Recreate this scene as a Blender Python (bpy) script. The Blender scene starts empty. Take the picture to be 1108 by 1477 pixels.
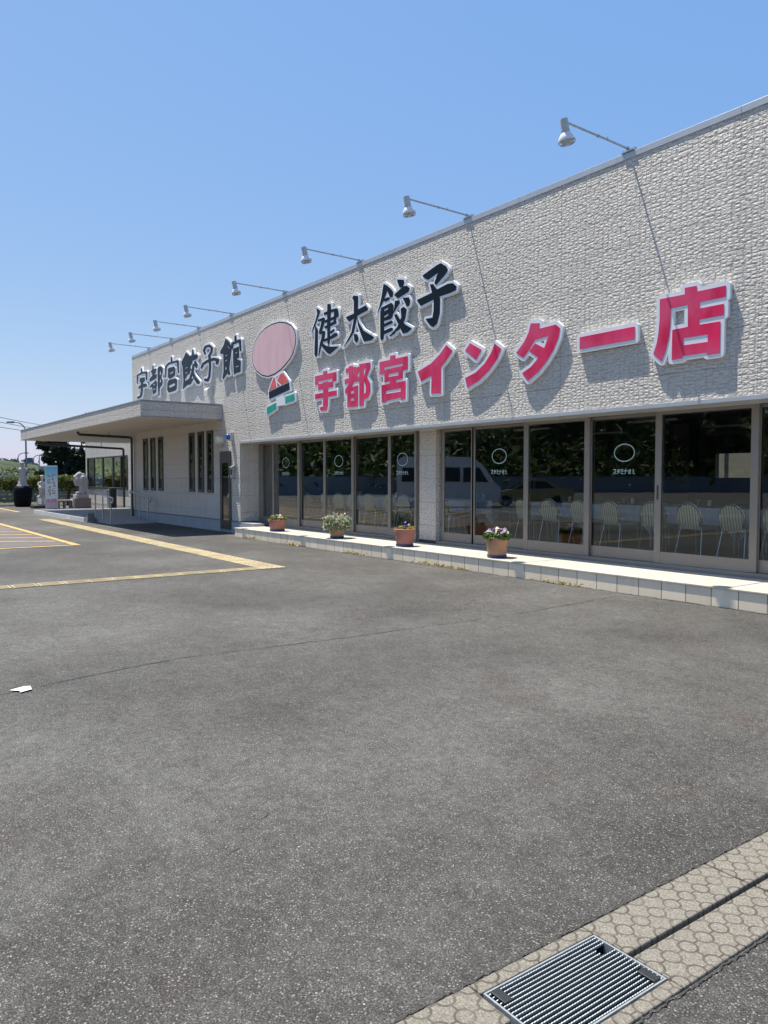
import bpy, bmesh, math, random
import numpy as np
from mathutils import Vector, Matrix, Quaternion

S = bpy.context.scene
COL = S.collection
R = math.radians
rnd = random.Random(7)

# ------------------------------------------------------------------ camera
cam_d = bpy.data.cameras.new('camera')
cam = bpy.data.objects.new('camera', cam_d)
COL.objects.link(cam)
_a, _p = R(35.673), R(2.513)
_F = Vector((-math.cos(_a) * math.cos(_p), math.sin(_a) * math.cos(_p), -math.sin(_p)))
cam.location = (0, -8.9, 1.5)
cam.rotation_euler = _F.to_track_quat('-Z', 'Y').to_euler()
cam_d.sensor_fit = 'VERTICAL'
cam_d.sensor_height = 36.0
cam_d.lens = 36.0 * 1105.0 / 1477.0
cam_d.clip_start = 0.05
cam_d.clip_end = 3000
S.camera = cam

# ------------------------------------------------------------------ sky, sun, exposure
TO_SUN = Vector((-0.32, -0.133, 1.0)).normalized()
W = bpy.data.worlds.new('World')
S.world = W
W.use_nodes = True
_n = W.node_tree.nodes
_n.clear()
_sky = _n.new('ShaderNodeTexSky')
_sky.sky_type = 'NISHITA'
_sky.sun_disc = False
_sky.sun_elevation = math.asin(TO_SUN.z)
_sky.sun_rotation = math.atan2(TO_SUN.x, TO_SUN.y)
_sky.altitude = 0
_sky.air_density = 1.0
_sky.dust_density = 0.6
_sky.ozone_density = 2.0
_bg = _n.new('ShaderNodeBackground')
_bg.inputs['Strength'].default_value = 0.13
_wo = _n.new('ShaderNodeOutputWorld')
# summer haze: the clear-sky gradient is evened out by a pale blue veil
_veil = _n.new('ShaderNodeMixRGB'); _veil.blend_type = 'MULTIPLY'; _veil.inputs[0].default_value = 1.0
_veil.inputs[2].default_value = (0.52, 0.37, 0.15, 1)
_add = _n.new('ShaderNodeMixRGB'); _add.blend_type = 'ADD'; _add.inputs[0].default_value = 1.0
_add.inputs[2].default_value = (0.33, 1.22, 3.42, 1)
W.node_tree.links.new(_sky.outputs[0], _veil.inputs[1])
W.node_tree.links.new(_veil.outputs[0], _add.inputs[1])
W.node_tree.links.new(_add.outputs[0], _bg.inputs[0])
W.node_tree.links.new(_bg.outputs[0], _wo.inputs[0])

sun_d = bpy.data.lights.new('sun', 'SUN')
sun_d.energy = 5.0
sun_d.angle = R(0.5)
sun_d.color = (1.0, 0.94, 0.84)
sun = bpy.data.objects.new('sun', sun_d)
sun.location = (-20, -20, 60)
sun.rotation_euler = TO_SUN.to_track_quat('Z', 'Y').to_euler()
COL.objects.link(sun)

S.view_settings.view_transform = 'Standard'
S.view_settings.look = 'None'
S.view_settings.exposure = 0.64
S.view_settings.gamma = 1.0
S.render.engine = 'CYCLES'
S.cycles.max_bounces = 8
S.cycles.transparent_max_bounces = 12
S.cycles.use_denoising = True
S.cycles.sample_clamp_indirect = 6.0

# ------------------------------------------------------------------ materials
class NT:
    """small node-tree helper"""
    def __init__(self, name):
        self.m = bpy.data.materials.new(name)
        self.m.use_nodes = True
        self.t = self.m.node_tree
        self.b = self.t.nodes['Principled BSDF']
        self.out = self.t.nodes['Material Output']
    def n(self, typ, **kw):
        nd = self.t.nodes.new('ShaderNode' + typ)
        for k, v in kw.items():
            if k in nd.bl_rna.properties.keys():
                setattr(nd, k, v)
            else:
                self.set(nd, k, v)
        return nd
    def set(self, nd, k, v):
        sock = nd.inputs[int(k[1:])] if (k[0] == 'i' and k[1:].isdigit()) else nd.inputs[k.replace('_', ' ')]
        if isinstance(v, bpy.types.NodeSocket):
            self.t.links.new(v, sock)
        else:
            sock.default_value = v
    def link(self, a, b):
        self.t.links.new(a, b)
    def coord(self, scale=(1, 1, 1), rot=(0, 0, 0), loc=(0, 0, 0)):
        c = self.n('TexCoord')
        mp = self.n('Mapping')
        self.link(c.outputs['Object'], mp.inputs[0])
        mp.inputs['Scale'].default_value = scale
        mp.inputs['Rotation'].default_value = rot
        mp.inputs['Location'].default_value = loc
        return mp.outputs[0]
    def noise(self, vec, scale, detail=4, rough=0.55):
        nd = self.n('TexNoise')
        nd.inputs['Scale'].default_value = scale
        nd.inputs['Detail'].default_value = detail
        nd.inputs['Roughness'].default_value = rough
        self.link(vec, nd.inputs['Vector'])
        return nd.outputs['Fac']
    def ramp(self, fac, stops, interp='LINEAR'):
        nd = self.n('ValToRGB')
        cr = nd.color_ramp
        cr.interpolation = interp
        while len(cr.elements) < len(stops):
            cr.elements.new(0.5)
        for e, (p, c) in zip(cr.elements, stops):
            e.position = p
            e.color = (c, c, c, 1) if isinstance(c, (int, float)) else (*c, 1)
        self.link(fac, nd.inputs[0])
        return nd.outputs[0]
    def math(self, op, a, b=None, c=None):
        nd = self.n('Math', operation=op)
        for i, v in enumerate((a, b, c)):
            if v is None:
                continue
            if isinstance(v, bpy.types.NodeSocket):
                self.link(v, nd.inputs[i])
            else:
                nd.inputs[i].default_value = v
        return nd.outputs[0]
    def mix(self, fac, a, b, blend='MIX'):
        nd = self.n('MixRGB', blend_type=blend)
        for i, v in enumerate((fac, a, b)):
            if isinstance(v, bpy.types.NodeSocket):
                self.link(v, nd.inputs[i])
            elif i == 0:
                nd.inputs[0].default_value = v
            else:
                nd.inputs[i].default_value = (*v, 1)
        return nd.outputs[0]
    def bump(self, height, strength=0.5, dist=0.01):
        nd = self.n('Bump')
        nd.inputs['Strength'].default_value = strength
        nd.inputs['Distance'].default_value = dist
        self.link(height, nd.inputs['Height'])
        self.link(nd.outputs[0], self.b.inputs['Normal'])
    def base(self, v):
        if isinstance(v, bpy.types.NodeSocket):
            self.link(v, self.b.inputs['Base Color'])
        else:
            self.b.inputs['Base Color'].default_value = (*v, 1)

MATS = {}
def simple(name, col, rough=0.6, metal=0.0, var=0.12, scale=6.0, bump=0.0, bscale=60.0, spec=None, dirt=0.0):
    """principled surface with a little procedural unevenness"""
    if name in MATS:
        return MATS[name]
    t = NT(name)
    v = t.coord()
    f = t.noise(v, scale, 5, 0.6)
    lo = tuple(c * (1 - var) for c in col)
    hi = tuple(min(1, c * (1 + var)) for c in col)
    c = t.ramp(f, [(0.3, lo), (0.7, hi)])
    if dirt:
        g = t.noise(t.coord((1, 1, 0.25)), 9.0, 6, 0.65)
        c = t.mix(t.ramp(g, [(0.52, 0.0), (0.75, dirt)]), c, tuple(x * 0.45 for x in col))
    t.base(c)
    t.b.inputs['Roughness'].default_value = rough
    t.b.inputs['Metallic'].default_value = metal
    if spec is not None:
        t.b.inputs['Specular IOR Level'].default_value = spec
    if bump:
        t.bump(t.noise(v, bscale, 4, 0.6), bump, 0.01)
    MATS[name] = t.m
    return t.m

def facade_mat():
    """split-face ceramic siding: small random blocks with fine joints, panels 0.455 x 3.03 m"""
    t = NT('split_face_siding')
    c = t.n('TexCoord')
    sep = t.n('SeparateXYZ')
    t.link(c.outputs['Object'], sep.inputs[0])
    # walls face -Y or +X: u runs along either
    u = t.math('ADD', sep.outputs[0], sep.outputs[1])
    cmb = t.n('CombineXYZ')
    t.link(u, cmb.inputs[0])
    t.link(sep.outputs[2], cmb.inputs[1])
    uv = cmb.outputs[0]
    warp = t.n('TexNoise'); warp.inputs['Scale'].default_value = 14; warp.inputs['Detail'].default_value = 2
    t.link(uv, warp.inputs['Vector'])
    wv = t.n('VectorMath', operation='SCALE'); wv.inputs['Scale'].default_value = 0.005
    t.link(warp.outputs['Color'], wv.inputs[0])
    ad = t.n('VectorMath', operation='ADD')
    t.link(uv, ad.inputs[0]); t.link(wv.outputs[0], ad.inputs[1])
    heights = []
    for sx, sy, w in ((13, 24, 0.60), (28, 46, 0.28)):
        mp = t.n('Mapping'); mp.inputs['Scale'].default_value = (sx, sy, 1)
        t.link(ad.outputs[0], mp.inputs[0])
        vo = t.n('TexVoronoi', distance='CHEBYCHEV', feature='F1', voronoi_dimensions='2D')
        vo.inputs['Scale'].default_value = 1.0
        vo.inputs['Randomness'].default_value = 0.6
        t.link(mp.outputs[0], vo.inputs['Vector'])
        cs = t.n('SeparateColor')
        t.link(vo.outputs['Color'], cs.inputs[0])
        dist = vo.outputs['Distance']
        # each block slopes like a chipped face
        slope = t.math('MULTIPLY', t.math('SUBTRACT', 0.6, dist), t.math('ADD', cs.outputs[0], 0.25))
        if not heights: edge = t.ramp(dist, [(0.40, 0.0), (0.52, 1.0)])
        heights.append(t.math('MULTIPLY', t.math('ADD', t.math('MULTIPLY', cs.outputs[1], 0.75), slope), w))
    h = t.math('ADD', heights[0], heights[1])
    h = t.math('ADD', h, t.math('MULTIPLY', t.noise(uv, 48, 3, 0.6), 0.3))
    # joints between siding panels
    br = t.n('TexBrick')
    br.offset = 0.0
    br.inputs['Scale'].default_value = 1.0
    br.inputs['Brick Width'].default_value = 3.03
    br.inputs['Row Height'].default_value = 0.455
    br.inputs['Mortar Size'].default_value = 0.005
    br.inputs['Mortar Smooth'].default_value = 0.3
    mpb = t.n('Mapping'); mpb.inputs['Location'].default_value = (0.95, 0.325, 0)
    t.link(uv, mpb.inputs[0]); t.link(mpb.outputs[0], br.inputs['Vector'])
    jf = br.outputs['Fac']
    # thin vertical score lines about every 10 cm
    fr = t.math('FRACT', t.math('MULTIPLY', u, 9.9))
    score = t.math('LESS_THAN', fr, 0.055)
    h = t.math('SUBTRACT', h, t.math('MULTIPLY', score, 0.35))
    h = t.math('SUBTRACT', h, t.math('MULTIPLY', jf, 0.25))
    h = t.math('SUBTRACT', h, t.math('MULTIPLY', edge, 0.22))
    t.bump(h, 1.0, 0.027)
    big = t.noise(t.coord((0.5, 0.5, 0.9)), 1.1, 6, 0.65)
    col = t.ramp(big, [(0.25, (0.655, 0.600, 0.515)), (0.75, (0.755, 0.695, 0.605))])
    fine = t.noise(uv, 90, 3, 0.6)
    col = t.mix(0.22, col, t.ramp(fine, [(0.3, (0.3, 0.29, 0.27)), (0.7, (0.75, 0.73, 0.69))]))
    col = t.mix(t.math('MULTIPLY', edge, 0.2), col, (0.30, 0.28, 0.25))
    col = t.mix(t.math('MULTIPLY', jf, 0.42), col, (0.22, 0.21, 0.20))
    # faint rain streaks
    st = t.noise(t.coord((2.6, 2.6, 0.1)), 1.6, 5, 0.7)
    col = t.mix(t.ramp(st, [(0.5, 0.0), (0.78, 0.34)]), col, (0.34, 0.32, 0.285))
    t.base(col)
    t.b.inputs['Roughness'].default_value = 0.62
    return t.m

def asphalt_mat():
    t = NT('worn_asphalt')
    v = t.coord()
    big = t.noise(v, 0.35, 6, 0.62)
    col = t.ramp(big, [(0.34, (0.053, 0.0515, 0.048)), (0.5, (0.082, 0.080, 0.0745)), (0.68, (0.116, 0.114, 0.107))])
    # drag marks parallel to the parking rows
    dr = t.noise(t.coord((0.25, 1.6, 1)), 0.9, 5, 0.6)
    col = t.mix(t.ramp(dr, [(0.5, 0.0), (0.78, 0.42)]), col, (0.058, 0.053, 0.049))
    stn = t.noise(v, 1.3, 5, 0.6)
    col = t.mix(t.ramp(stn, [(0.56, 0.0), (0.74, 0.5)]), col, (0.068, 0.053, 0.049))
    # old oil spots in the bays
    ov = t.n('TexVoronoi', feature='F1'); ov.inputs['Scale'].default_value = 0.55
    wv = t.n('VectorMath', operation='ADD'); t.link(v, wv.inputs[0])
    wn = t.n('TexNoise'); wn.inputs['Scale'].default_value = 2.2; wn.inputs['Detail'].default_value = 5; t.link(v, wn.inputs['Vector'])
    t.link(wn.outputs['Color'], wv.inputs[1]); t.link(wv.outputs[0], ov.inputs['Vector'])
    col = t.mix(t.ramp(ov.outputs['Distance'], [(0.06, 0.38), (0.30, 0.0)]), col, (0.045, 0.042, 0.039))
    m1 = t.noise(v, 22, 5, 0.7)
    col = t.mix(1.0, col, t.ramp(m1, [(0.32, 0.72), (0.68, 1.30)]), 'MULTIPLY')
    m2 = t.noise(t.coord((1, 1, 1), (0, 0, 0.4)), 5.5, 6, 0.7)
    col = t.mix(1.0, col, t.ramp(m2, [(0.32, 0.80), (0.68, 1.18)]), 'MULTIPLY')
    # exposed aggregate: dark binder with pale chips of two sizes
    g1 = t.noise(v, 150, 3, 0.7)
    col = t.mix(1.0, col, t.ramp(g1, [(0.32, 0.3), (0.5, 0.95), (0.66, 1.95)]), 'MULTIPLY')
    for sc, th, cc in ((120, 0.24, (0.27, 0.26, 0.235)), (58, 0.10, (0.46, 0.445, 0.41)), (190, 0.30, (0.21, 0.20, 0.18))):
        vo = t.n('TexVoronoi', feature='F1')
        vo.inputs['Scale'].default_value = sc
        t.link(v, vo.inputs['Vector'])
        cs = t.n('SeparateColor'); t.link(vo.outputs['Color'], cs.inputs[0])
        pick = t.math('GREATER_THAN', cs.outputs[0], 0.74 if sc != 58 else 0.93)
        chip = t.math('MULTIPLY', t.math('LESS_THAN', vo.outputs['Distance'], t.math('MULTIPLY', cs.outputs[1], th * 2)), pick)
        col = t.mix(t.math('MULTIPLY', chip, 0.85), col, cc)
    t.base(col)
    t.b.inputs['Roughness'].default_value = 0.82
    t.b.inputs['Specular IOR Level'].default_value = 0.16
    h = t.math('ADD', t.noise(v, 120, 3, 0.7), t.math('MULTIPLY', t.noise(v, 38, 3, 0.6), 0.8))
    t.bump(h, 0.55, 0.012)
    return t.m

def glass_mat(name, tint=(0.80, 0.86, 0.84), refl=1.0):
    t = NT(name)
    tr = t.n('BsdfTransparent'); tr.inputs['Color'].default_value = (*tint, 1)
    gl = t.n('BsdfGlossy'); gl.inputs['Roughness'].default_value = 0.012
    gl.inputs['Color'].default_value = (0.95, 1.0, 0.98, 1)
    # a barely wavy sheet
    bp = t.n('Bump'); bp.inputs['Strength'].default_value = 0.018; bp.inputs['Distance'].default_value = 0.02
    t.link(t.noise(t.coord(), 1.4, 2, 0.5), bp.inputs['Height'])
    t.link(bp.outputs[0], gl.inputs['Normal'])
    fr = t.n('Fresnel'); fr.inputs['IOR'].default_value = 1.52
    fac = t.math('MINIMUM', t.math('MULTIPLY', fr.outputs[0], 2.5 * refl), 1.0)
    mx = t.n('MixShader')
    t.link(fac, mx.inputs[0]); t.link(tr.outputs[0], mx.inputs[1]); t.link(gl.outputs[0], mx.inputs[2])
    t.link(mx.outputs[0], t.out.inputs[0])
    return t.m

def tile_mat(name, col, joint, period, axis=0, off=0.0, rough=0.35, w=0.012):
    """glazed tile with joints every `period` metres along one axis, slight tone change per tile"""
    t = NT(name)
    c = t.n('TexCoord'); sep = t.n('SeparateXYZ'); t.link(c.outputs['Object'], sep.inputs[0])
    x = t.math('DIVIDE', t.math('ADD', sep.outputs[axis], off + 100 * period), period)
    f = t.math('FRACT', x)
    j = t.math('LESS_THAN', f, w / period)
    wn = t.n('TexWhiteNoise', noise_dimensions='1D')
    t.link(t.math('FLOOR', x), wn.inputs['W'])
    base = t.ramp(wn.outputs[0], [(0, tuple(k * 0.9 for k in col)), (1, tuple(min(1, k * 1.06) for k in col))])
    d = t.noise(t.coord((1, 1, 0.35)), 7, 6, 0.65)
    base = t.mix(t.ramp(d, [(0.5, 0.0), (0.8, 0.35)]), base, tuple(k * 0.55 for k in col))
    t.base(t.mix(j, base, joint))
    t.b.inputs['Roughness'].default_value = rough
    t.bump(t.math('SUBTRACT', 1.0, j), 0.6, 0.004)
    return t.m

def concrete_block_mat():
    """drain cover concrete with embossed rings on a square lattice"""
    t = NT('ring_patterned_concrete')
    v = t.coord()
    mp = t.n('Mapping')
    mp.inputs['Location'].default_value = (0.5 - (-1.59) / 0.088 + 100, 0.5 + 6.86 / 0.088 + 100, 0)
    mp.inputs['Scale'].default_value = (1 / 0.088, 1 / 0.088, 0)
    c = t.n('TexCoord'); t.link(c.outputs['Object'], mp.inputs[0])
    fx = t.n('VectorMath', operation='FRACTION'); t.link(mp.outputs[0], fx.inputs[0])
    sb = t.n('VectorMath', operation='SUBTRACT'); t.link(fx.outputs[0], sb.inputs[0]); sb.inputs[1].default_value = (0.5, 0.5, 0)
    ln = t.n('VectorMath', operation='LENGTH'); t.link(sb.outputs[0], ln.inputs[0])
    r = ln.outputs['Value']
    ring = t.math('LESS_THAN', t.math('ABSOLUTE', t.math('SUBTRACT', r, 0.335)), 0.045)
    # short diagonal links joining the rings
    s2 = t.n('SeparateXYZ'); t.link(sb.outputs[0], s2.inputs[0])
    ax = t.math('ABSOLUTE', s2.outputs[0]); ay = t.math('ABSOLUTE', s2.outputs[1])
    lk = t.math('MULTIPLY', t.math('LESS_THAN', t.math('MINIMUM', ax, ay), 0.04), t.math('GREATER_THAN', r, 0.335))
    mask = t.math('MAXIMUM', ring, lk)
    wear = t.noise(v, 16, 4, 0.6)
    mask = t.math('MULTIPLY', mask, t.ramp(wear, [(0.3, 0.45), (0.6, 1.0)]))
    g = t.noise(v, 170, 4, 0.7)
    col = t.ramp(g, [(0.30, (0.09, 0.08, 0.062)), (0.5, (0.18, 0.165, 0.135)), (0.70, (0.34, 0.315, 0.26))])
    big = t.noise(v, 5, 5, 0.6)
    col = t.mix(t.ramp(big, [(0.4, 0.0), (0.75, 0.4)]), col, (0.17, 0.15, 0.12))
    col = t.mix(t.math('MULTIPLY', mask, 0.85), col, (0.055, 0.045, 0.035))
    t.base(col)
    t.b.inputs['Roughness'].default_value = 0.9
    h = t.math('SUBTRACT', t.math('MULTIPLY', g, 0.6), t.math('MULTIPLY', mask, 0.8))
    t.bump(h, 0.6, 0.006)
    return t.m

def leaf_mat(name, c1, c2, trans=0.25):
    t = NT(name)
    oi = t.n('NewGeometry')
    v = t.coord()
    f = t.noise(v, 3.0, 3, 0.6)
    wn = t.n('TexWhiteNoise', noise_dimensions='1D')
    t.link(oi.outputs['Random Per Island'], wn.inputs['W'])
    f2 = t.math('ADD', t.math('MULTIPLY', f, 0.6), t.math('MULTIPLY', wn.outputs[0], 0.4))
    col = t.ramp(f2, [(0.3, c1), (0.7, c2)])
    t.base(col)
    t.b.inputs['Roughness'].default_value = 0.55
    tl = t.n('BsdfTranslucent')
    t.link(col, tl.inputs['Color'])
    mx = t.n('MixShader'); mx.inputs[0].default_value = trans
    t.link(t.b.outputs[0], mx.inputs[1]); t.link(tl.outputs[0], mx.inputs[2])
    t.link(mx.outputs[0], t.out.inputs[0])
    return t.m

def acrylic_mat(name, col, var=0.25, patch_tint=None):
    """coloured acrylic sign face, mottled as if unevenly lit from inside"""
    t = NT(name)
    f = t.noise(t.coord((1.6, 1, 0.55)), 2.6, 3, 0.5)
    c1 = t.ramp(f, [(0.35, tuple(c * (1 - var) for c in col)), (0.65, tuple(min(1, c * (1 + var)) for c in col))])  # uneven light from inside, painted in as mottled colour
    if patch_tint:
        f2 = t.noise(t.coord((1.1, 1, 0.8), (0, 0, 0), (3, 0, 7)), 1.9, 3, 0.5)
        c1 = t.mix(t.ramp(f2, [(0.42, 0.0), (0.6, 0.75)]), c1, patch_tint)
    t.base(c1)
    t.b.inputs['Roughness'].default_value = 0.3
    t.b.inputs['Specular IOR Level'].default_value = 0.12
    return t.m

def grass_mat():
    t = NT('embankment_grass')
    v = t.coord()
    f = t.noise(v, 0.28, 8, 0.68)
    g = t.noise(v, 2.6, 5, 0.7)
    m = t.math('ADD', t.math('MULTIPLY', f, 0.6), t.math('MULTIPLY', g, 0.4))
    t.base(t.ramp(m, [(0.38, (0.014, 0.027, 0.006)), (0.5, (0.036, 0.056, 0.012)), (0.62, (0.075, 0.088, 0.022))]))
    t.b.inputs['Roughness'].default_value = 0.9
    t.bump(g, 1.0, 0.3)
    return t.m

def stripe_fabric():
    t = NT('striped_chair_fabric')
    c = t.n('TexCoord'); sep = t.n('SeparateXYZ'); t.link(c.outputs['Object'], sep.inputs[0])
    f = t.math('FRACT', t.math('MULTIPLY', t.math('ADD', sep.outputs[0], 10), 21.0))
    s = t.ramp(f, [(0.0, (0.84, 0.79, 0.58)), (0.42, (0.84, 0.79, 0.58)), (0.5, (0.26, 0.26, 0.15)), (0.72, (0.42, 0.40, 0.24)), (0.8, (0.84, 0.79, 0.58))])
    t.base(s)
    t.b.inputs['Roughness'].default_value = 0.9
    return t.m

M_FACADE = facade_mat()
M_ASPHALT = asphalt_mat()
M_GLASS = glass_mat('window_glass', (0.94, 0.97, 0.96))
M_GLASS_DARK = glass_mat('tinted_glass', (0.25, 0.28, 0.27), 1.2)
M_RISER = tile_mat('beige_step_tile', (0.90, 0.765, 0.57), (0.26, 0.23, 0.18), 0.334, 0, 0.594 * 0 + 0.06)
M_TREAD = tile_mat('pale_step_tile', (0.58, 0.53, 0.445), (0.36, 0.33, 0.28), 0.334, 0, 0.06, 0.5, 0.006)
M_BLOCK = concrete_block_mat()
M_CONC = simple('grey_concrete', (0.34, 0.335, 0.325), 0.85, 0, 0.18, 3, 0.3, 60, dirt=0.4)
M_PLINTH = simple('smooth_plinth_concrete', (0.36, 0.365, 0.37), 0.7, 0, 0.1, 3, dirt=0.3)
M_ALU = simple('bronze_aluminium', (0.285, 0.255, 0.222), 0.42, 0.35, 0.06, 3)
M_ALU_DARK = simple('dark_bronze_aluminium', (0.075, 0.065, 0.06), 0.4, 0.4, 0.06, 3)
M_COPING = simple('galvalume_flashing', (0.52, 0.53, 0.545), 0.42, 0.35, 0.06, 2, dirt=0.2)
M_WHITE = simple('white_sign_enamel', (0.80, 0.815, 0.83), 0.35, 0, 0.04, 4, dirt=0.10)
M_RED = acrylic_mat('red_acrylic', (0.72, 0.030, 0.105), 0.2, (0.72, 0.105, 0.21))
M_BLACK = acrylic_mat('black_acrylic', (0.008, 0.013, 0.019), 0.2)
M_DARKGREY = acrylic_mat('faded_black_acrylic', (0.014, 0.018, 0.024), 0.2)
M_PINK = acrylic_mat('pink_acrylic', (0.78, 0.50, 0.50), 0.05)
M_CORAL = acrylic_mat('coral_acrylic', (0.74, 0.13, 0.13), 0.08)
M_GREEN = acrylic_mat('green_acrylic', (0.03, 0.35, 0.25), 0.1)
M_LAMPGREY = simple('lamp_grey_enamel', (0.50, 0.52, 0.50), 0.4, 0.1, 0.06, 8, dirt=0.25)
M_LAMPWHITE = simple('lamp_white_enamel', (0.72, 0.74, 0.74), 0.35, 0, 0.05, 8)
M_STEEL = simple('galvanised_steel', (0.45, 0.46, 0.46), 0.35, 0.8, 0.12, 14)
M_STAIN = simple('stainless_steel', (0.55, 0.55, 0.54), 0.28, 0.9, 0.08, 10)
M_IRON = simple('dark_iron', (0.03, 0.034, 0.036), 0.5, 0.4, 0.2, 20)
M_PIPE = simple('dark_brown_pipe', (0.045, 0.037, 0.032), 0.4, 0, 0.15, 5)
M_SOFFIT = simple('painted_soffit', (0.60, 0.55, 0.47), 0.7, 0, 0.05, 2)
M_TERRA = simple('terracotta', (0.42, 0.20, 0.125), 0.8, 0, 0.14, 7, 0.2, 80, dirt=0.3)
M_TERRA2 = simple('pale_terracotta', (0.50, 0.28, 0.155), 0.8, 0, 0.14, 7, 0.2, 80, dirt=0.3)
M_TERRARED = simple('red_terracotta', (0.42, 0.17, 0.13), 0.75, 0, 0.1, 7, 0.2, 80, dirt=0.2)
M_BLUEPL = simple('blue_plastic', (0.012, 0.05, 0.15), 0.4, 0, 0.12, 9)
M_SOIL = simple('potting_soil', (0.035, 0.026, 0.018), 0.95, 0, 0.4, 30, 0.5, 60)
M_GRANITE = simple('pale_granite', (0.40, 0.36, 0.33), 0.75, 0, 0.3, 40, 0.3, 90, dirt=0.3)
M_GRANITEBR = simple('brown_granite', (0.22, 0.17, 0.15), 0.6, 0, 0.3, 40, 0.2, 90, dirt=0.2)
M_JAR = simple('black_stone', (0.004, 0.004, 0.006), 0.55, 0, 0.4, 5, 0.2, 20, spec=0.12)
M_BARK = simple('tree_bark', (0.07, 0.052, 0.038), 0.95, 0, 0.3, 20, 0.5, 30)
M_CLOTH = simple('white_tablecloth', (0.80, 0.83, 0.88), 0.8, 0, 0.04, 5)
M_FABRIC = stripe_fabric()
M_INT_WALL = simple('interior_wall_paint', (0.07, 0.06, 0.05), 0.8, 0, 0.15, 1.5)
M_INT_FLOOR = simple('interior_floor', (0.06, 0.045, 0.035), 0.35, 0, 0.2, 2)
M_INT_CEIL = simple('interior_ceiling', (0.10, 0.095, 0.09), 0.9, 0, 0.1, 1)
M_CREAM = simple('cream_panel', (0.26, 0.26, 0.21), 0.6, 0, 0.08, 2)
M_PAPER = simple('white_paper', (0.85, 0.85, 0.83), 0.7, 0, 0.05, 30)
M_DECAL = simple('pale_window_film', (0.42, 0.56, 0.54), 0.6, 0, 0.08, 20)
M_TYRE = simple('tyre_rubber', (0.02, 0.02, 0.021), 0.8, 0, 0.2, 20)
M_VANWHITE = simple('white_car_paint', (0.78, 0.79, 0.80), 0.22, 0, 0.03, 2)
M_GOLD = simple('beige_gold_car_paint', (0.36, 0.27, 0.12), 0.25, 0.5, 0.05, 2)
M_LIGHTRED = simple('red_lamp_lens', (0.4, 0.02, 0.02), 0.2)
M_LIGHTCLR = simple('clear_lamp_lens', (0.7, 0.7, 0.72), 0.12)
M_GRASS = grass_mat()
M_LEAFDARK = leaf_mat('dark_tree_leaves', (0.006, 0.016, 0.011), (0.022, 0.048, 0.020))
M_LEAFHEDGE = leaf_mat('hedge_leaves', (0.03, 0.055, 0.010), (0.21, 0.23, 0.04))
M_LEAFPOT = leaf_mat('pansy_leaves', (0.04, 0.10, 0.015), (0.15, 0.27, 0.045))
M_LEAFVAR = leaf_mat('variegated_leaves', (0.14, 0.19, 0.09), (0.66, 0.66, 0.46))
M_LEAFDRY = leaf_mat('dry_leaves', (0.28, 0.16, 0.04), (0.60, 0.46, 0.10))
M_WEED = leaf_mat('slope_weed_leaves', (0.030, 0.052, 0.011), (0.10, 0.13, 0.034))
M_SCRUB = leaf_mat('dark_scrub_leaves', (0.018, 0.040, 0.008), (0.085, 0.125, 0.025))
M_FLW = leaf_mat('white_petals', (0.75, 0.70, 0.68), (0.85, 0.82, 0.78), 0.2)
M_FLP = leaf_mat('violet_petals', (0.16, 0.07, 0.30), (0.40, 0.26, 0.55), 0.2)
M_FLY = leaf_mat('cream_petals', (0.72, 0.62, 0.28), (0.82, 0.76, 0.52), 0.2)
M_FLPK = leaf_mat('pink_petals', (0.62, 0.34, 0.34), (0.75, 0.55, 0.45), 0.2)

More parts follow.
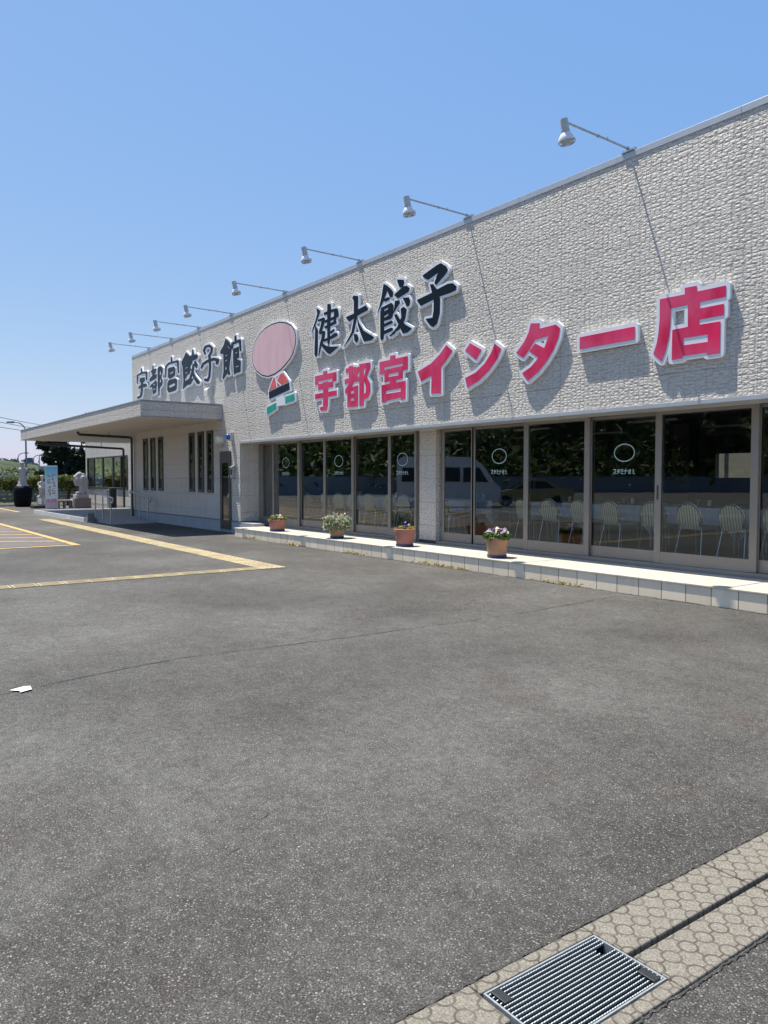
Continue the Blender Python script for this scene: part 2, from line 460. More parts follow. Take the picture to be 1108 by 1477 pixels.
# ------------------------------------------------------------------ mesh helpers
class MB:
    def __init__(self):
        self.v, self.f, self.mi = [], [], []
        self.cur = 0
    def add(self, vs, fs):
        o = len(self.v)
        self.v += [tuple(p) for p in vs]
        self.f += [tuple(i + o for i in f) for f in fs]
        self.mi += [self.cur] * len(fs)
        return self
    def box(self, x0, x1, y0, y1, z0, z1):
        if x0 > x1: x0, x1 = x1, x0
        if y0 > y1: y0, y1 = y1, y0
        if z0 > z1: z0, z1 = z1, z0
        return self.add([(x0, y0, z0), (x1, y0, z0), (x1, y1, z0), (x0, y1, z0), (x0, y0, z1), (x1, y0, z1), (x1, y1, z1), (x0, y1, z1)],
                        [(3, 2, 1, 0), (4, 5, 6, 7), (0, 1, 5, 4), (1, 2, 6, 5), (2, 3, 7, 6), (3, 0, 4, 7)])
    def cbox(self, x0, x1, y0, y1, z0, z1, b=0.01):
        """box with bevelled edges"""
        bm = bmesh.new()
        bmesh.ops.create_cube(bm, size=1.0)
        for v in bm.verts:
            v.co = Vector(((x0 + x1) / 2 + v.co.x * (x1 - x0), (y0 + y1) / 2 + v.co.y * (y1 - y0), (z0 + z1) / 2 + v.co.z * (z1 - z0)))
        bmesh.ops.bevel(bm, geom=list(bm.edges), offset=b, segments=2, affect='EDGES', profile=0.5)
        bm.verts.index_update()
        self.add([v.co[:] for v in bm.verts], [[v.index for v in f.verts] for f in bm.faces])
        bm.free()
        return self
    def tube(self, pts, r, n=8, caps=True):
        pts = [Vector(p) for p in pts]
        rs = list(r) if isinstance(r, (list, tuple)) else [r] * len(pts)
        vs, fs = [], []
        prev = None
        for i, p in enumerate(pts):
            d = (pts[min(i + 1, len(pts) - 1)] - pts[max(i - 1, 0)])
            d = d.normalized() if d.length > 1e-9 else Vector((0, 0, 1))
            if prev is None:
                up = Vector((0, 0, 1)) if abs(d.z) < 0.9 else Vector((1, 0, 0))
                a = d.cross(up).normalized()
            else:
                a = (prev - d * prev.dot(d)).normalized()
            prev = a
            b = d.cross(a)
            for k in range(n):
                t = 2 * math.pi * k / n
                vs.append(p + (a * math.cos(t) + b * math.sin(t)) * rs[i])
        for i in range(len(pts) - 1):
            for k in range(n):
                fs.append((i * n + k, i * n + (k + 1) % n, (i + 1) * n + (k + 1) % n, (i + 1) * n + k))
        if caps:
            fs.append(tuple(reversed(range(n))))
            fs.append(tuple(range((len(pts) - 1) * n, len(pts) * n)))
        return self.add(vs, fs)
    def lathe(self, prof, n=24, c=(0, 0, 0), axis=(0, 0, 1), wob=None, sx=1.0, sy=1.0):
        q = Vector((0, 0, 1)).rotation_difference(Vector(axis))
        vs, fs = [], []
        for i, (r, z) in enumerate(prof):
            for k in range(n):
                t = 2 * math.pi * k / n
                rr = r * (wob(t, z) if wob else 1)
                vs.append(q @ Vector((rr * math.cos(t) * sx, rr * math.sin(t) * sy, z)) + Vector(c))
        for i in range(len(prof) - 1):
            for k in range(n):
                fs.append((i * n + k, i * n + (k + 1) % n, (i + 1) * n + (k + 1) % n, (i + 1) * n + k))
        if prof[0][0] > 1e-6: fs.append(tuple(reversed(range(n))))
        if prof[-1][0] > 1e-6: fs.append(tuple(range((len(prof) - 1) * n, len(prof) * n)))
        return self.add(vs, fs)
    def ball(self, c, r, n=12, m=8):
        rx, ry, rz = (r, r, r) if isinstance(r, (int, float)) else r
        vs = [(c[0], c[1], c[2] - rz)]
        for i in range(1, m):
            ph = -math.pi / 2 + math.pi * i / m
            for k in range(n):
                t = 2 * math.pi * k / n
                vs.append((c[0] + rx * math.cos(ph) * math.cos(t), c[1] + ry * math.cos(ph) * math.sin(t), c[2] + rz * math.sin(ph)))
        vs.append((c[0], c[1], c[2] + rz))
        fs = [(0, 1 + (k + 1) % n, 1 + k) for k in range(n)]
        for i in range(m - 2):
            for k in range(n):
                fs.append((1 + i * n + k, 1 + i * n + (k + 1) % n, 1 + (i + 1) * n + (k + 1) % n, 1 + (i + 1) * n + k))
        L = len(vs) - 1
        fs += [(L, 1 + (m - 2) * n + k, 1 + (m - 2) * n + (k + 1) % n) for k in range(n)]
        return self.add(vs, fs)
    def prism(self, poly, axis, a, b):
        """poly of 2-D points extruded along axis ('x','y' or 'z') from a to b"""
        def P(p, t):
            return {'x': (t, p[0], p[1]), 'y': (p[0], t, p[1]), 'z': (p[0], p[1], t)}[axis]
        n = len(poly)
        vs = [P(p, a) for p in poly] + [P(p, b) for p in poly]
        fs = [tuple(reversed(range(n))), tuple(range(n, 2 * n))] + [(i, (i + 1) % n, n + (i + 1) % n, n + i) for i in range(n)]
        return self.add(vs, fs)
    def quadz(self, pts, z):
        return self.add([(p[0], p[1], z) for p in pts], [tuple(range(len(pts)))])
    def leaves(self, pts, size, rng, flat=0.0, asp=1.6):
        """leaf-shaped four-point faces scattered at pts"""
        for p in pts:
            p = Vector(p)
            n = Vector((rng.gauss(0, 1), rng.gauss(0, 1), rng.gauss(0, 1) + flat)).normalized()
            u = n.orthogonal().normalized()
            u = Quaternion(n, rng.uniform(0, 6.283)) @ u
            w = n.cross(u)
            s = size * rng.uniform(0.6, 1.35)
            bend = n * s * 0.22
            self.add([p - u * s * asp * 0.5, p + w * s * 0.42 + bend * 0.4, p + u * s * asp * 0.5 - bend, p - w * s * 0.42 + bend * 0.4], [(0, 1, 2, 3)])
        return self
    def build(self, name, mats, parent=None, smooth=False, fix=True):
        me = bpy.data.meshes.new(name)
        off = root_loc(parent)
        me.from_pydata([(v[0] - off.x, v[1] - off.y, v[2] - off.z) for v in self.v], [], self.f)
        mats = mats if isinstance(mats, (list, tuple)) else [mats]
        for m in mats:
            me.materials.append(m)
        if len(mats) > 1:
            me.polygons.foreach_set('material_index', self.mi)
        if fix:
            bm = bmesh.new(); bm.from_mesh(me)
            bmesh.ops.recalc_face_normals(bm, faces=bm.faces)
            bm.to_mesh(me); bm.free()
        me.update()
        if smooth:
            me.shade_auto_smooth(angle=R(38)) if hasattr(me, 'shade_auto_smooth') else None
            for p in me.polygons: p.use_smooth = True
            try:
                me.set_sharp_from_angle(angle=R(38))
            except Exception:
                pass
        o = bpy.data.objects.new(name, me)
        COL.objects.link(o)
        if parent is not None:
            o.parent = parent
        return o

def root_loc(p):
    if p is None: return Vector((0, 0, 0))
    while p.parent is not None: p = p.parent
    return Vector(p.location)

def tag(o, label, cat, group=None):
    o['label'] = label; o['category'] = cat
    if group: o['group'] = group
    return o

def thing(name, label, cat, loc=(0, 0, 0), rz=0.0, group=None):
    o = bpy.data.objects.new(name, None)
    o.empty_display_size = 0.2
    COL.objects.link(o)
    o.location = loc
    o.rotation_euler = (0, 0, rz)
    return tag(o, label, cat, group)

def struct(o, kind='structure'):
    o['kind'] = kind
    return o

def dup(root, loc, rz=0.0, label=None, scale=None):
    """copy a thing, its parts and their sub-parts"""
    r = root.copy(); COL.objects.link(r)
    r.location = loc; r.rotation_euler = (0, 0, rz)
    if scale: r.scale = scale
    if label: r['label'] = label
    for ch in list(root.children):
        c = ch.copy(); COL.objects.link(c); c.parent = r
        for g in list(ch.children):
            d = g.copy(); COL.objects.link(d); d.parent = c
    return r

# ------------------------------------------------------------------ outline letters (polygons measured on the wall plane, metres)
def unflat(l): return [np.array(q, float).reshape(-1, 2) for q in l]

def sdf_poly(P, X, Z):
    d2 = np.full(X.shape, 1e9); ins = np.zeros(X.shape, bool)
    n = len(P)
    for i in range(n):
        ax, az = P[i]; bx, bz = P[(i + 1) % n]
        ex, ez = bx - ax, bz - az
        L = ex * ex + ez * ez + 1e-12
        t = np.clip(((X - ax) * ex + (Z - az) * ez) / L, 0, 1)
        d2 = np.minimum(d2, (X - ax - t * ex) ** 2 + (Z - az - t * ez) ** 2)
        if az != bz:
            c = ((az > Z) != (bz > Z)) & (X < (bx - ax) * (Z - az) / (bz - az) + ax)
            ins ^= c
    d = np.sqrt(d2)
    return np.where(ins, -d, d)

def field(adds, subs, pad, h):
    allp = np.vstack(adds)
    x0, z0 = allp.min(0) - pad; x1, z1 = allp.max(0) + pad
    xs = np.arange(x0, x1 + h, h); zs = np.arange(z0, z1 + h, h)
    X, Z = np.meshgrid(xs, zs, indexing='ij')
    D = np.full(X.shape, 1e9)
    for P in adds: D = np.minimum(D, sdf_poly(P, X, Z))
    for P in subs: D = np.maximum(D, -sdf_poly(P, X, Z))
    return xs, zs, D

def contours(xs, zs, D, lev, minsize=0.02, tol=0.0015):
    A = D - lev
    A = np.where(A == 0, 1e-9, A)
    s = A < 0
    code = s[:-1, :-1].astype(int) + 2 * s[1:, :-1] + 4 * s[1:, 1:] + 8 * s[:-1, 1:]
    T = {1: [(3, 0)], 2: [(0, 1)], 3: [(3, 1)], 4: [(1, 2)], 5: [(3, 2), (1, 0)], 6: [(0, 2)], 7: [(3, 2)],
         8: [(2, 3)], 9: [(2, 0)], 10: [(0, 3), (2, 1)], 11: [(2, 1)], 12: [(1, 3)], 13: [(1, 0)], 14: [(0, 3)]}
    def key(i, j, e):
        return {0: (0, i, j), 1: (1, i + 1, j), 2: (0, i, j + 1), 3: (1, i, j)}[e]
    nxt = {}
    for i, j in np.argwhere((code > 0) & (code < 15)):
        for a, b in T[int(code[i, j])]:
            nxt[key(i, j, a)] = key(i, j, b)
    def pos(k):
        t, i, j = k
        if t == 0:
            f = A[i, j] / (A[i, j] - A[i + 1, j]); return (xs[i] + f * (xs[1] - xs[0]), zs[j])
        f = A[i, j] / (A[i, j] - A[i, j + 1]); return (xs[i], zs[j] + f * (zs[1] - zs[0]))
    loops = []
    while nxt:
        k0, k = next(iter(nxt.items()))
        L = [k0]; del nxt[k0]
        while k != k0 and k in nxt:
            L.append(k); k = nxt.pop(k)
        p = np.array([pos(q) for q in L])
        ext = p.max(0) - p.min(0)
        if len(p) < 6 or ext.min() < minsize: continue
        loops.append(simplify(p, tol))
    return loops

def simplify(p, tol):
    n = len(p)
    m = int(np.argmax(((p - p[0]) ** 2).sum(1)))
    def dp(a, b):
        if b - a < 2: return []
        seg = p[b % n] - p[a]; L = np.hypot(*seg) + 1e-12
        q = p[a + 1:b] - p[a]
        d = np.abs(seg[0] * q[:, 1] - seg[1] * q[:, 0]) / L
        i = int(np.argmax(d))
        if d[i] < tol: return []
        return dp(a, a + 1 + i) + [a + 1 + i] + dp(a + 1 + i, b)
    idx = [0] + dp(0, m) + [m] + dp(m, n)
    return p[idx]

def plate(loops, y_front, thick):
    """filled plate with holes, facing -Y; returns a mesh"""
    cu = bpy.data.curves.new('outline', 'CURVE')
    cu.dimensions = '2D'; cu.fill_mode = 'BOTH'; cu.extrude = thick / 2
    for L in loops:
        sp = cu.splines.new('POLY'); sp.points.add(len(L) - 1)
        for q, (x, z) in zip(sp.points, L): q.co = (x, z, 0, 1)
        sp.use_cyclic_u = True
    ob = bpy.data.objects.new('outline', cu)
    COL.objects.link(ob)
    bpy.context.view_layer.update()
    dg = bpy.context.evaluated_depsgraph_get()
    me = bpy.data.meshes.new_from_object(ob.evaluated_get(dg), depsgraph=dg)
    bpy.data.objects.remove(ob); bpy.data.curves.remove(cu)
    n = len(me.vertices); co = np.zeros(n * 3)
    me.vertices.foreach_get('co', co); co = co.reshape(-1, 3)
    co = np.stack([co[:, 0], (y_front + thick / 2) - co[:, 2], co[:, 1]], 1)
    me.vertices.foreach_set('co', co.ravel())
    bm = bmesh.new(); bm.from_mesh(me)
    bmesh.ops.remove_doubles(bm, verts=bm.verts, dist=1e-5)
    bmesh.ops.recalc_face_normals(bm, faces=bm.faces)
    bm.to_mesh(me); bm.free()
    me.update()
    return me

def put(me, name, mat, parent):
    me.name = name
    me.materials.clear(); me.materials.append(mat)
    off = root_loc(parent)
    me.transform(Matrix.Translation(-off))
    o = bpy.data.objects.new(name, me); COL.objects.link(o); o.parent = parent
    return o

GLYPHS = {
 '店': ('red', [[-5.766,3.916,-5.6,3.909,-5.595,3.824,-5.762,3.819],[-6.125,3.84,-5.762,3.834,-5.593,3.836,-5.211,3.835,-5.211,3.699,-5.96,3.694,-5.964,3.499,-5.982,3.322,-6.024,3.161,-6.085,3.029,-6.211,3.14,-6.16,3.283,-6.137,3.41,-6.123,3.577],[-5.717,3.704,-5.555,3.705,-5.558,3.309,-5.754,3.286,-5.754,3.396,-5.712,3.417],[-5.577,3.619,-5.232,3.619,-5.232,3.483,-5.575,3.482],[-5.933,3.414,-5.557,3.418,-5.272,3.415,-5.275,3.03,-5.44,3.027,-5.445,3.061,-5.776,3.058,-5.778,3.033,-5.936,3.027]], [[-5.773,3.285,-5.438,3.281,-5.436,3.189,-5.771,3.193]]),
 'ー': ('red', [[-7.447,3.543,-6.507,3.549,-6.504,3.375,-7.445,3.37]], []),
 'タ': ('red', [[-8.41,3.9,-8.224,3.873,-8.25,3.789,-7.901,3.799,-7.819,3.732,-7.85,3.596,-7.947,3.426,-8.079,3.274,-8.238,3.139,-8.46,3.019,-8.589,3.152,-8.403,3.227,-8.245,3.349,-8.436,3.474,-8.313,3.578,-8.127,3.481,-8.043,3.655,-8.325,3.632,-8.43,3.508,-8.567,3.39,-8.72,3.486,-8.551,3.63,-8.456,3.764]], []),
 'ン': ('red', [[-9.802,3.795,-9.522,3.644,-9.65,3.492,-9.929,3.683],[-9.206,3.705,-9.054,3.593,-9.151,3.442,-9.335,3.281,-9.578,3.14,-9.873,3.046,-9.926,3.218,-9.663,3.281,-9.444,3.405,-9.297,3.553]], []),
 'イ': ('red', [[-10.426,3.851,-10.26,3.726,-10.412,3.589,-10.574,3.478,-10.571,3.016,-10.843,3.033,-10.832,3.359,-11.137,3.283,-11.242,3.475,-10.864,3.571,-10.605,3.71]], []),
 '宇': ('red', [[-14.616,3.861,-14.45,3.859,-14.45,3.768,-14.617,3.767],[-14.968,3.792,-14.066,3.787,-14.067,3.599,-14.227,3.599,-14.227,3.664,-14.821,3.659,-14.822,3.594,-14.969,3.594],[-14.822,3.602,-14.204,3.606,-14.196,3.484,-14.405,3.475,-14.619,3.475,-14.837,3.471],[-14.971,3.39,-14.059,3.394,-14.06,3.286,-14.972,3.277],[-14.618,3.619,-14.404,3.622,-14.417,3.108,-14.479,2.99,-14.719,3.002,-14.776,3.081,-14.622,3.087]], []),
 '都': ('red', [[-13.578,3.847,-13.423,3.847,-13.424,3.521,-13.579,3.526],[-13.691,3.813,-13.313,3.811,-13.314,3.719,-13.692,3.719],[-13.736,3.596,-13.197,3.602,-13.197,3.498,-13.737,3.494],[-13.33,3.79,-13.18,3.795,-13.18,3.715,-13.357,3.514,-13.571,3.325,-13.715,3.279,-13.724,3.375,-13.506,3.53],[-13.636,3.331,-13.571,3.396,-13.231,3.421,-13.232,2.982,-13.638,3.001],[-13.179,3.846,-12.789,3.835,-12.777,3.737,-12.91,3.56,-12.789,3.411,-12.781,3.253,-12.862,3.135,-13.016,3.11,-13.025,2.987,-13.182,2.99]], [[-13.507,3.324,-13.374,3.326,-13.374,3.272,-13.507,3.27],[-13.507,3.174,-13.375,3.174,-13.375,3.121,-13.507,3.12],[-13.023,3.727,-12.929,3.734,-13.019,3.553],[-13.019,3.503,-12.942,3.381,-12.942,3.245,-13.02,3.211]]),
 '宮': ('red', [[-12.108,3.875,-11.942,3.876,-11.942,3.768,-12.108,3.778],[-12.467,3.8,-11.543,3.803,-11.543,3.55,-11.69,3.55,-11.698,3.681,-12.306,3.675,-12.306,3.55,-12.459,3.551],[-12.295,3.626,-11.698,3.636,-11.704,3.399,-12.295,3.384],[-12.108,3.409,-11.913,3.41,-11.924,3.271,-12.115,3.279],[-12.39,3.338,-11.612,3.347,-11.619,2.998,-11.761,2.999,-11.761,3.042,-12.238,3.016,-12.238,2.994,-12.39,3]], [[-12.163,3.532,-11.833,3.534,-11.833,3.474,-12.163,3.475],[-12.246,3.215,-11.761,3.223,-11.761,3.155,-12.246,3.153]]),
 '健': ('black', [[-14.899,5.297,-14.724,5.203,-14.805,5.083,-14.93,4.943,-15.118,4.746,-15.056,4.872,-14.929,5.032,-14.857,5.164],[-14.948,4.928,-14.832,4.801,-14.845,4.373,-14.864,4.231,-14.935,4.222,-14.988,4.283,-14.968,4.57],[-14.424,5.299,-14.29,5.27,-14.28,5.169,-14.309,4.825,-14.328,4.478,-14.379,4.38,-14.429,4.457,-14.437,4.845],[-14.504,5.072,-14.218,5.087,-14.263,5.149,-14.55,5.135],[-14.228,5.087,-14.046,5.078,-14.072,5.139,-14.253,5.149],[-14.469,5.093,-14.486,5.075,-14.528,5.073,-14.569,5.089,-14.586,5.113,-14.568,5.132,-14.527,5.133,-14.486,5.117],[-14.184,5.108,-14.201,5.09,-14.241,5.089,-14.281,5.104,-14.297,5.128,-14.28,5.146,-14.24,5.148,-14.2,5.132],[-14.004,5.099,-14.02,5.081,-14.059,5.079,-14.098,5.095,-14.115,5.118,-14.098,5.136,-14.059,5.138,-14.02,5.122],[-14.124,5.109,-14.091,5.008,-13.963,4.998,-13.995,5.098],[-13.994,5.092,-14.013,5.071,-14.059,5.069,-14.105,5.087,-14.125,5.115,-14.105,5.136,-14.059,5.138,-14.013,5.12],[-13.962,4.992,-13.981,4.971,-14.027,4.969,-14.073,4.987,-14.092,5.014,-14.073,5.035,-14.027,5.038,-13.981,5.02],[-14.491,4.902,-14.221,4.915,-14.262,4.974,-14.532,4.961],[-14.215,4.916,-14.001,4.944,-14.053,5.001,-14.268,4.973],[-14.457,4.922,-14.473,4.905,-14.512,4.903,-14.55,4.918,-14.566,4.94,-14.55,4.958,-14.511,4.96,-14.473,4.945],[-14.188,4.935,-14.204,4.918,-14.241,4.917,-14.279,4.931,-14.295,4.953,-14.279,4.97,-14.241,4.972,-14.204,4.958],[-13.975,4.963,-13.99,4.947,-14.027,4.945,-14.064,4.959,-14.079,4.981,-14.064,4.998,-14.027,5,-13.99,4.985],[-14.469,4.774,-14.078,4.817,-14.128,4.877,-14.521,4.836],[-14.437,4.796,-14.454,4.778,-14.495,4.775,-14.536,4.791,-14.553,4.815,-14.536,4.833,-14.495,4.835,-14.454,4.82],[-14.047,4.838,-14.064,4.82,-14.103,4.817,-14.143,4.833,-14.159,4.856,-14.142,4.874,-14.103,4.876,-14.063,4.861],[-14.148,5.094,-14.172,4.865,-14.08,4.847,-14.056,5.076],[-14.056,5.077,-14.069,5.062,-14.102,5.061,-14.134,5.074,-14.148,5.093,-14.134,5.108,-14.102,5.109,-14.069,5.096],[-14.08,4.848,-14.093,4.833,-14.126,4.832,-14.159,4.844,-14.172,4.863,-14.158,4.878,-14.126,4.88,-14.093,4.868],[-14.246,4.638,-14.146,4.675,-14.207,4.716,-14.307,4.68],[-14.233,4.652,-14.246,4.638,-14.276,4.636,-14.307,4.648,-14.32,4.666,-14.307,4.68,-14.276,4.682,-14.246,4.67],[-14.133,4.689,-14.146,4.675,-14.176,4.673,-14.207,4.684,-14.219,4.702,-14.207,4.716,-14.176,4.718,-14.146,4.707],[-14.528,4.5,-14.219,4.52,-14.268,4.586,-14.569,4.554],[-14.21,4.521,-14.045,4.547,-14.125,4.622,-14.278,4.585],[-14.497,4.52,-14.512,4.503,-14.548,4.501,-14.585,4.514,-14.6,4.535,-14.585,4.551,-14.548,4.554,-14.512,4.541],[-14.182,4.544,-14.2,4.524,-14.244,4.521,-14.287,4.536,-14.305,4.562,-14.287,4.582,-14.243,4.585,-14.2,4.569],[-14.013,4.574,-14.034,4.55,-14.085,4.547,-14.136,4.565,-14.157,4.595,-14.136,4.619,-14.084,4.623,-14.034,4.604],[-14.773,4.976,-14.567,4.969,-14.606,5.035,-14.803,5.025],[-14.646,5.019,-14.705,4.895,-14.581,4.862,-14.527,4.986],[-14.703,4.898,-14.787,4.758,-14.688,4.726,-14.582,4.859],[-14.743,4.993,-14.756,4.978,-14.788,4.977,-14.82,4.989,-14.834,5.008,-14.82,5.022,-14.788,5.023,-14.756,5.011],[-14.526,4.992,-14.544,4.973,-14.587,4.971,-14.63,4.987,-14.647,5.012,-14.629,5.031,-14.586,5.033,-14.543,5.017],[-14.579,4.868,-14.598,4.848,-14.643,4.846,-14.688,4.863,-14.706,4.889,-14.687,4.909,-14.642,4.911,-14.598,4.894],[-14.685,4.734,-14.7,4.717,-14.738,4.715,-14.775,4.729,-14.79,4.75,-14.774,4.767,-14.737,4.769,-14.7,4.755],[-14.725,4.687,-14.56,4.68,-14.589,4.743,-14.75,4.743],[-14.632,4.726,-14.699,4.573,-14.57,4.542,-14.517,4.697],[-14.696,4.578,-14.761,4.458,-14.683,4.432,-14.573,4.537],[-14.763,4.455,-14.818,4.236,-14.783,4.228,-14.681,4.436],[-14.685,4.707,-14.701,4.691,-14.738,4.689,-14.775,4.702,-14.79,4.723,-14.774,4.74,-14.737,4.742,-14.7,4.729],[-14.516,4.703,-14.533,4.684,-14.575,4.682,-14.616,4.697,-14.633,4.721,-14.616,4.739,-14.574,4.742,-14.533,4.727],[-14.569,4.548,-14.588,4.527,-14.634,4.524,-14.681,4.54,-14.7,4.567,-14.681,4.588,-14.634,4.591,-14.588,4.574],[-14.68,4.439,-14.692,4.426,-14.722,4.424,-14.752,4.434,-14.764,4.451,-14.751,4.464,-14.722,4.467,-14.692,4.456],[-14.783,4.23,-14.788,4.224,-14.801,4.223,-14.813,4.227,-14.818,4.234,-14.813,4.24,-14.801,4.241,-14.788,4.237],[-14.763,4.519,-14.635,4.477,-14.481,4.403,-14.278,4.352,-13.965,4.319,-14.146,4.252,-14.329,4.197,-14.447,4.248,-14.635,4.389]], []),
 '太': ('black', [[-13.441,5.245,-13.379,5.278,-13.222,5.236,-13.229,4.982,-13.259,4.821,-13.382,4.525,-13.567,4.385,-13.795,4.276,-13.63,4.394,-13.474,4.539,-13.381,4.792,-13.38,5.175],[-13.691,4.886,-13.38,4.909,-13.229,4.965,-12.947,5,-12.854,4.915,-12.904,4.883,-13.214,4.847,-13.381,4.809,-13.55,4.77],[-13.259,4.83,-13.184,4.677,-13.021,4.503,-12.646,4.316,-12.746,4.266,-13.007,4.279,-13.11,4.434,-13.229,4.651],[-13.382,4.492,-13.26,4.465,-13.2,4.365,-13.276,4.293,-13.367,4.356]], []),
 '餃': ('black', [[-12.325,5.301,-12.203,5.245,-12.07,5.148,-12.003,5.073,-12.03,4.993,-12.109,4.993,-12.198,5.15,-12.339,4.957,-12.547,4.757,-12.463,4.893,-12.394,5.054],[-12.408,4.851,-12.069,4.892,-11.995,4.832,-12.029,4.613,-12.096,4.578,-12.298,4.58,-12.422,4.68],[-12.436,4.793,-12.306,4.77,-12.312,4.345,-12.326,4.237,-12.394,4.207,-12.436,4.269],[-12.279,4.466,-12.045,4.491,-12.083,4.545,-12.318,4.521],[-12.252,4.486,-12.265,4.469,-12.298,4.466,-12.331,4.479,-12.345,4.501,-12.331,4.517,-12.298,4.52,-12.265,4.507],[-12.019,4.51,-12.032,4.494,-12.064,4.491,-12.096,4.504,-12.109,4.525,-12.096,4.542,-12.064,4.544,-12.032,4.531],[-12.275,4.324,-12.041,4.35,-12.086,4.414,-12.321,4.388],[-12.244,4.347,-12.26,4.328,-12.298,4.324,-12.337,4.339,-12.353,4.364,-12.337,4.384,-12.298,4.387,-12.26,4.372],[-12.011,4.374,-12.026,4.354,-12.064,4.351,-12.101,4.366,-12.117,4.391,-12.101,4.41,-12.064,4.413,-12.026,4.398],[-12.249,4.947,-12.141,4.958,-12.185,5.016,-12.293,5.006],[-12.222,4.967,-12.236,4.95,-12.271,4.948,-12.306,4.963,-12.32,4.985,-12.306,5.003,-12.271,5.004,-12.236,4.99],[-12.115,4.978,-12.129,4.961,-12.163,4.959,-12.197,4.974,-12.211,4.996,-12.197,5.014,-12.163,5.015,-12.129,5.001],[-12.095,4.249,-11.949,4.28,-11.977,4.31,-12.123,4.28],[-12.082,4.26,-12.09,4.25,-12.109,4.249,-12.128,4.256,-12.136,4.268,-12.128,4.278,-12.109,4.28,-12.09,4.273],[-11.937,4.291,-11.944,4.281,-11.963,4.28,-11.982,4.287,-11.989,4.299,-11.982,4.309,-11.963,4.311,-11.944,4.303],[-11.888,5.295,-11.675,5.247,-11.656,5.187,-11.71,5.114,-11.793,5.124,-11.852,5.214],[-11.978,5.025,-11.686,5.124,-11.581,5.119,-11.488,5.056,-11.523,4.994,-11.852,4.93],[-11.948,4.906,-11.804,4.886,-11.792,4.834,-12.021,4.662,-11.972,4.782],[-11.709,4.911,-11.523,4.893,-11.469,4.817,-11.499,4.732,-11.58,4.726,-11.65,4.85],[-11.768,4.717,-11.685,4.745,-11.58,4.684,-11.626,4.51,-11.803,4.341,-12.119,4.261,-11.875,4.395,-11.744,4.558],[-11.972,4.639,-11.9,4.648,-11.78,4.521,-11.614,4.396,-11.418,4.295,-11.556,4.239,-11.696,4.243,-11.803,4.398,-11.948,4.592]], [[-12.306,4.799,-12.171,4.817,-12.171,4.781,-12.306,4.764],[-12.306,4.673,-12.163,4.698,-12.163,4.659,-12.306,4.638]]),
 '子': ('black', [[-11.107,5.204,-10.689,5.3,-10.585,5.31,-10.441,5.225,-10.389,5.149,-10.44,5.095,-10.718,4.949,-10.761,5.004,-10.657,5.161,-10.943,5.091,-11.03,5.133],[-10.889,5.003,-10.792,4.984,-10.665,4.852,-10.602,4.682,-10.611,4.432,-10.684,4.265,-10.789,4.216,-10.875,4.263,-11.016,4.405,-10.811,4.393,-10.78,4.528,-10.781,4.728,-10.834,4.859],[-11.272,4.791,-10.813,4.841,-10.686,4.87,-10.398,4.91,-10.258,4.895,-10.158,4.816,-10.178,4.756,-10.317,4.738,-10.602,4.734,-11.149,4.662]], []),
 '宇small': ('dark', [[-26.911,5.332,-26.892,5.202,-26.737,5.191,-26.804,5.324],[-26.803,5.322,-26.82,5.312,-26.858,5.311,-26.896,5.32,-26.911,5.335,-26.895,5.345,-26.856,5.346,-26.818,5.336],[-26.737,5.188,-26.76,5.173,-26.816,5.171,-26.871,5.185,-26.893,5.205,-26.869,5.221,-26.813,5.222,-26.759,5.208],[-27.263,4.86,-27.183,5.128,-27.368,5.15,-27.374,4.872],[-27.229,5.108,-26.794,5.14,-26.897,5.209,-27.322,5.169],[-26.832,5.14,-26.317,5.109,-26.343,5.176,-26.859,5.209],[-26.429,5.153,-26.399,4.899,-26.247,4.884,-26.232,5.132],[-27.262,4.86,-27.279,4.849,-27.319,4.848,-27.358,4.857,-27.374,4.871,-27.357,4.882,-27.317,4.884,-27.278,4.874],[-27.183,5.129,-27.211,5.111,-27.276,5.109,-27.341,5.125,-27.368,5.149,-27.34,5.167,-27.274,5.168,-27.209,5.153],[-26.744,5.163,-26.775,5.143,-26.847,5.141,-26.919,5.159,-26.948,5.186,-26.917,5.206,-26.844,5.208,-26.773,5.19],[-26.232,5.131,-26.261,5.112,-26.332,5.11,-26.401,5.127,-26.429,5.154,-26.399,5.173,-26.329,5.175,-26.259,5.158],[-26.247,4.884,-26.27,4.868,-26.324,4.867,-26.377,4.879,-26.399,4.899,-26.376,4.915,-26.322,4.916,-26.269,4.904],[-27.099,4.943,-26.973,5.024,-26.512,5.002,-26.47,4.897,-26.59,4.842,-26.98,4.862],[-27.2,4.735,-26.892,4.794,-26.416,4.776,-26.272,4.713,-26.362,4.645,-26.927,4.68,-27.173,4.644],[-26.918,4.886,-26.957,4.556,-26.729,4.533,-26.679,4.859],[-26.955,4.561,-27.053,4.403,-26.827,4.37,-26.73,4.528],[-26.998,4.423,-27.316,4.397,-27.18,4.31,-26.882,4.349],[-26.679,4.86,-26.715,4.836,-26.8,4.834,-26.884,4.854,-26.918,4.885,-26.882,4.909,-26.797,4.911,-26.713,4.891],[-26.728,4.534,-26.763,4.511,-26.844,4.507,-26.924,4.525,-26.957,4.555,-26.922,4.578,-26.841,4.581,-26.761,4.563],[-26.825,4.376,-26.86,4.353,-26.941,4.349,-27.022,4.367,-27.055,4.396,-27.02,4.42,-26.938,4.423,-26.858,4.405],[-27.113,4.342,-27.153,4.315,-27.249,4.31,-27.345,4.331,-27.384,4.365,-27.342,4.392,-27.246,4.397,-27.151,4.376]], []),
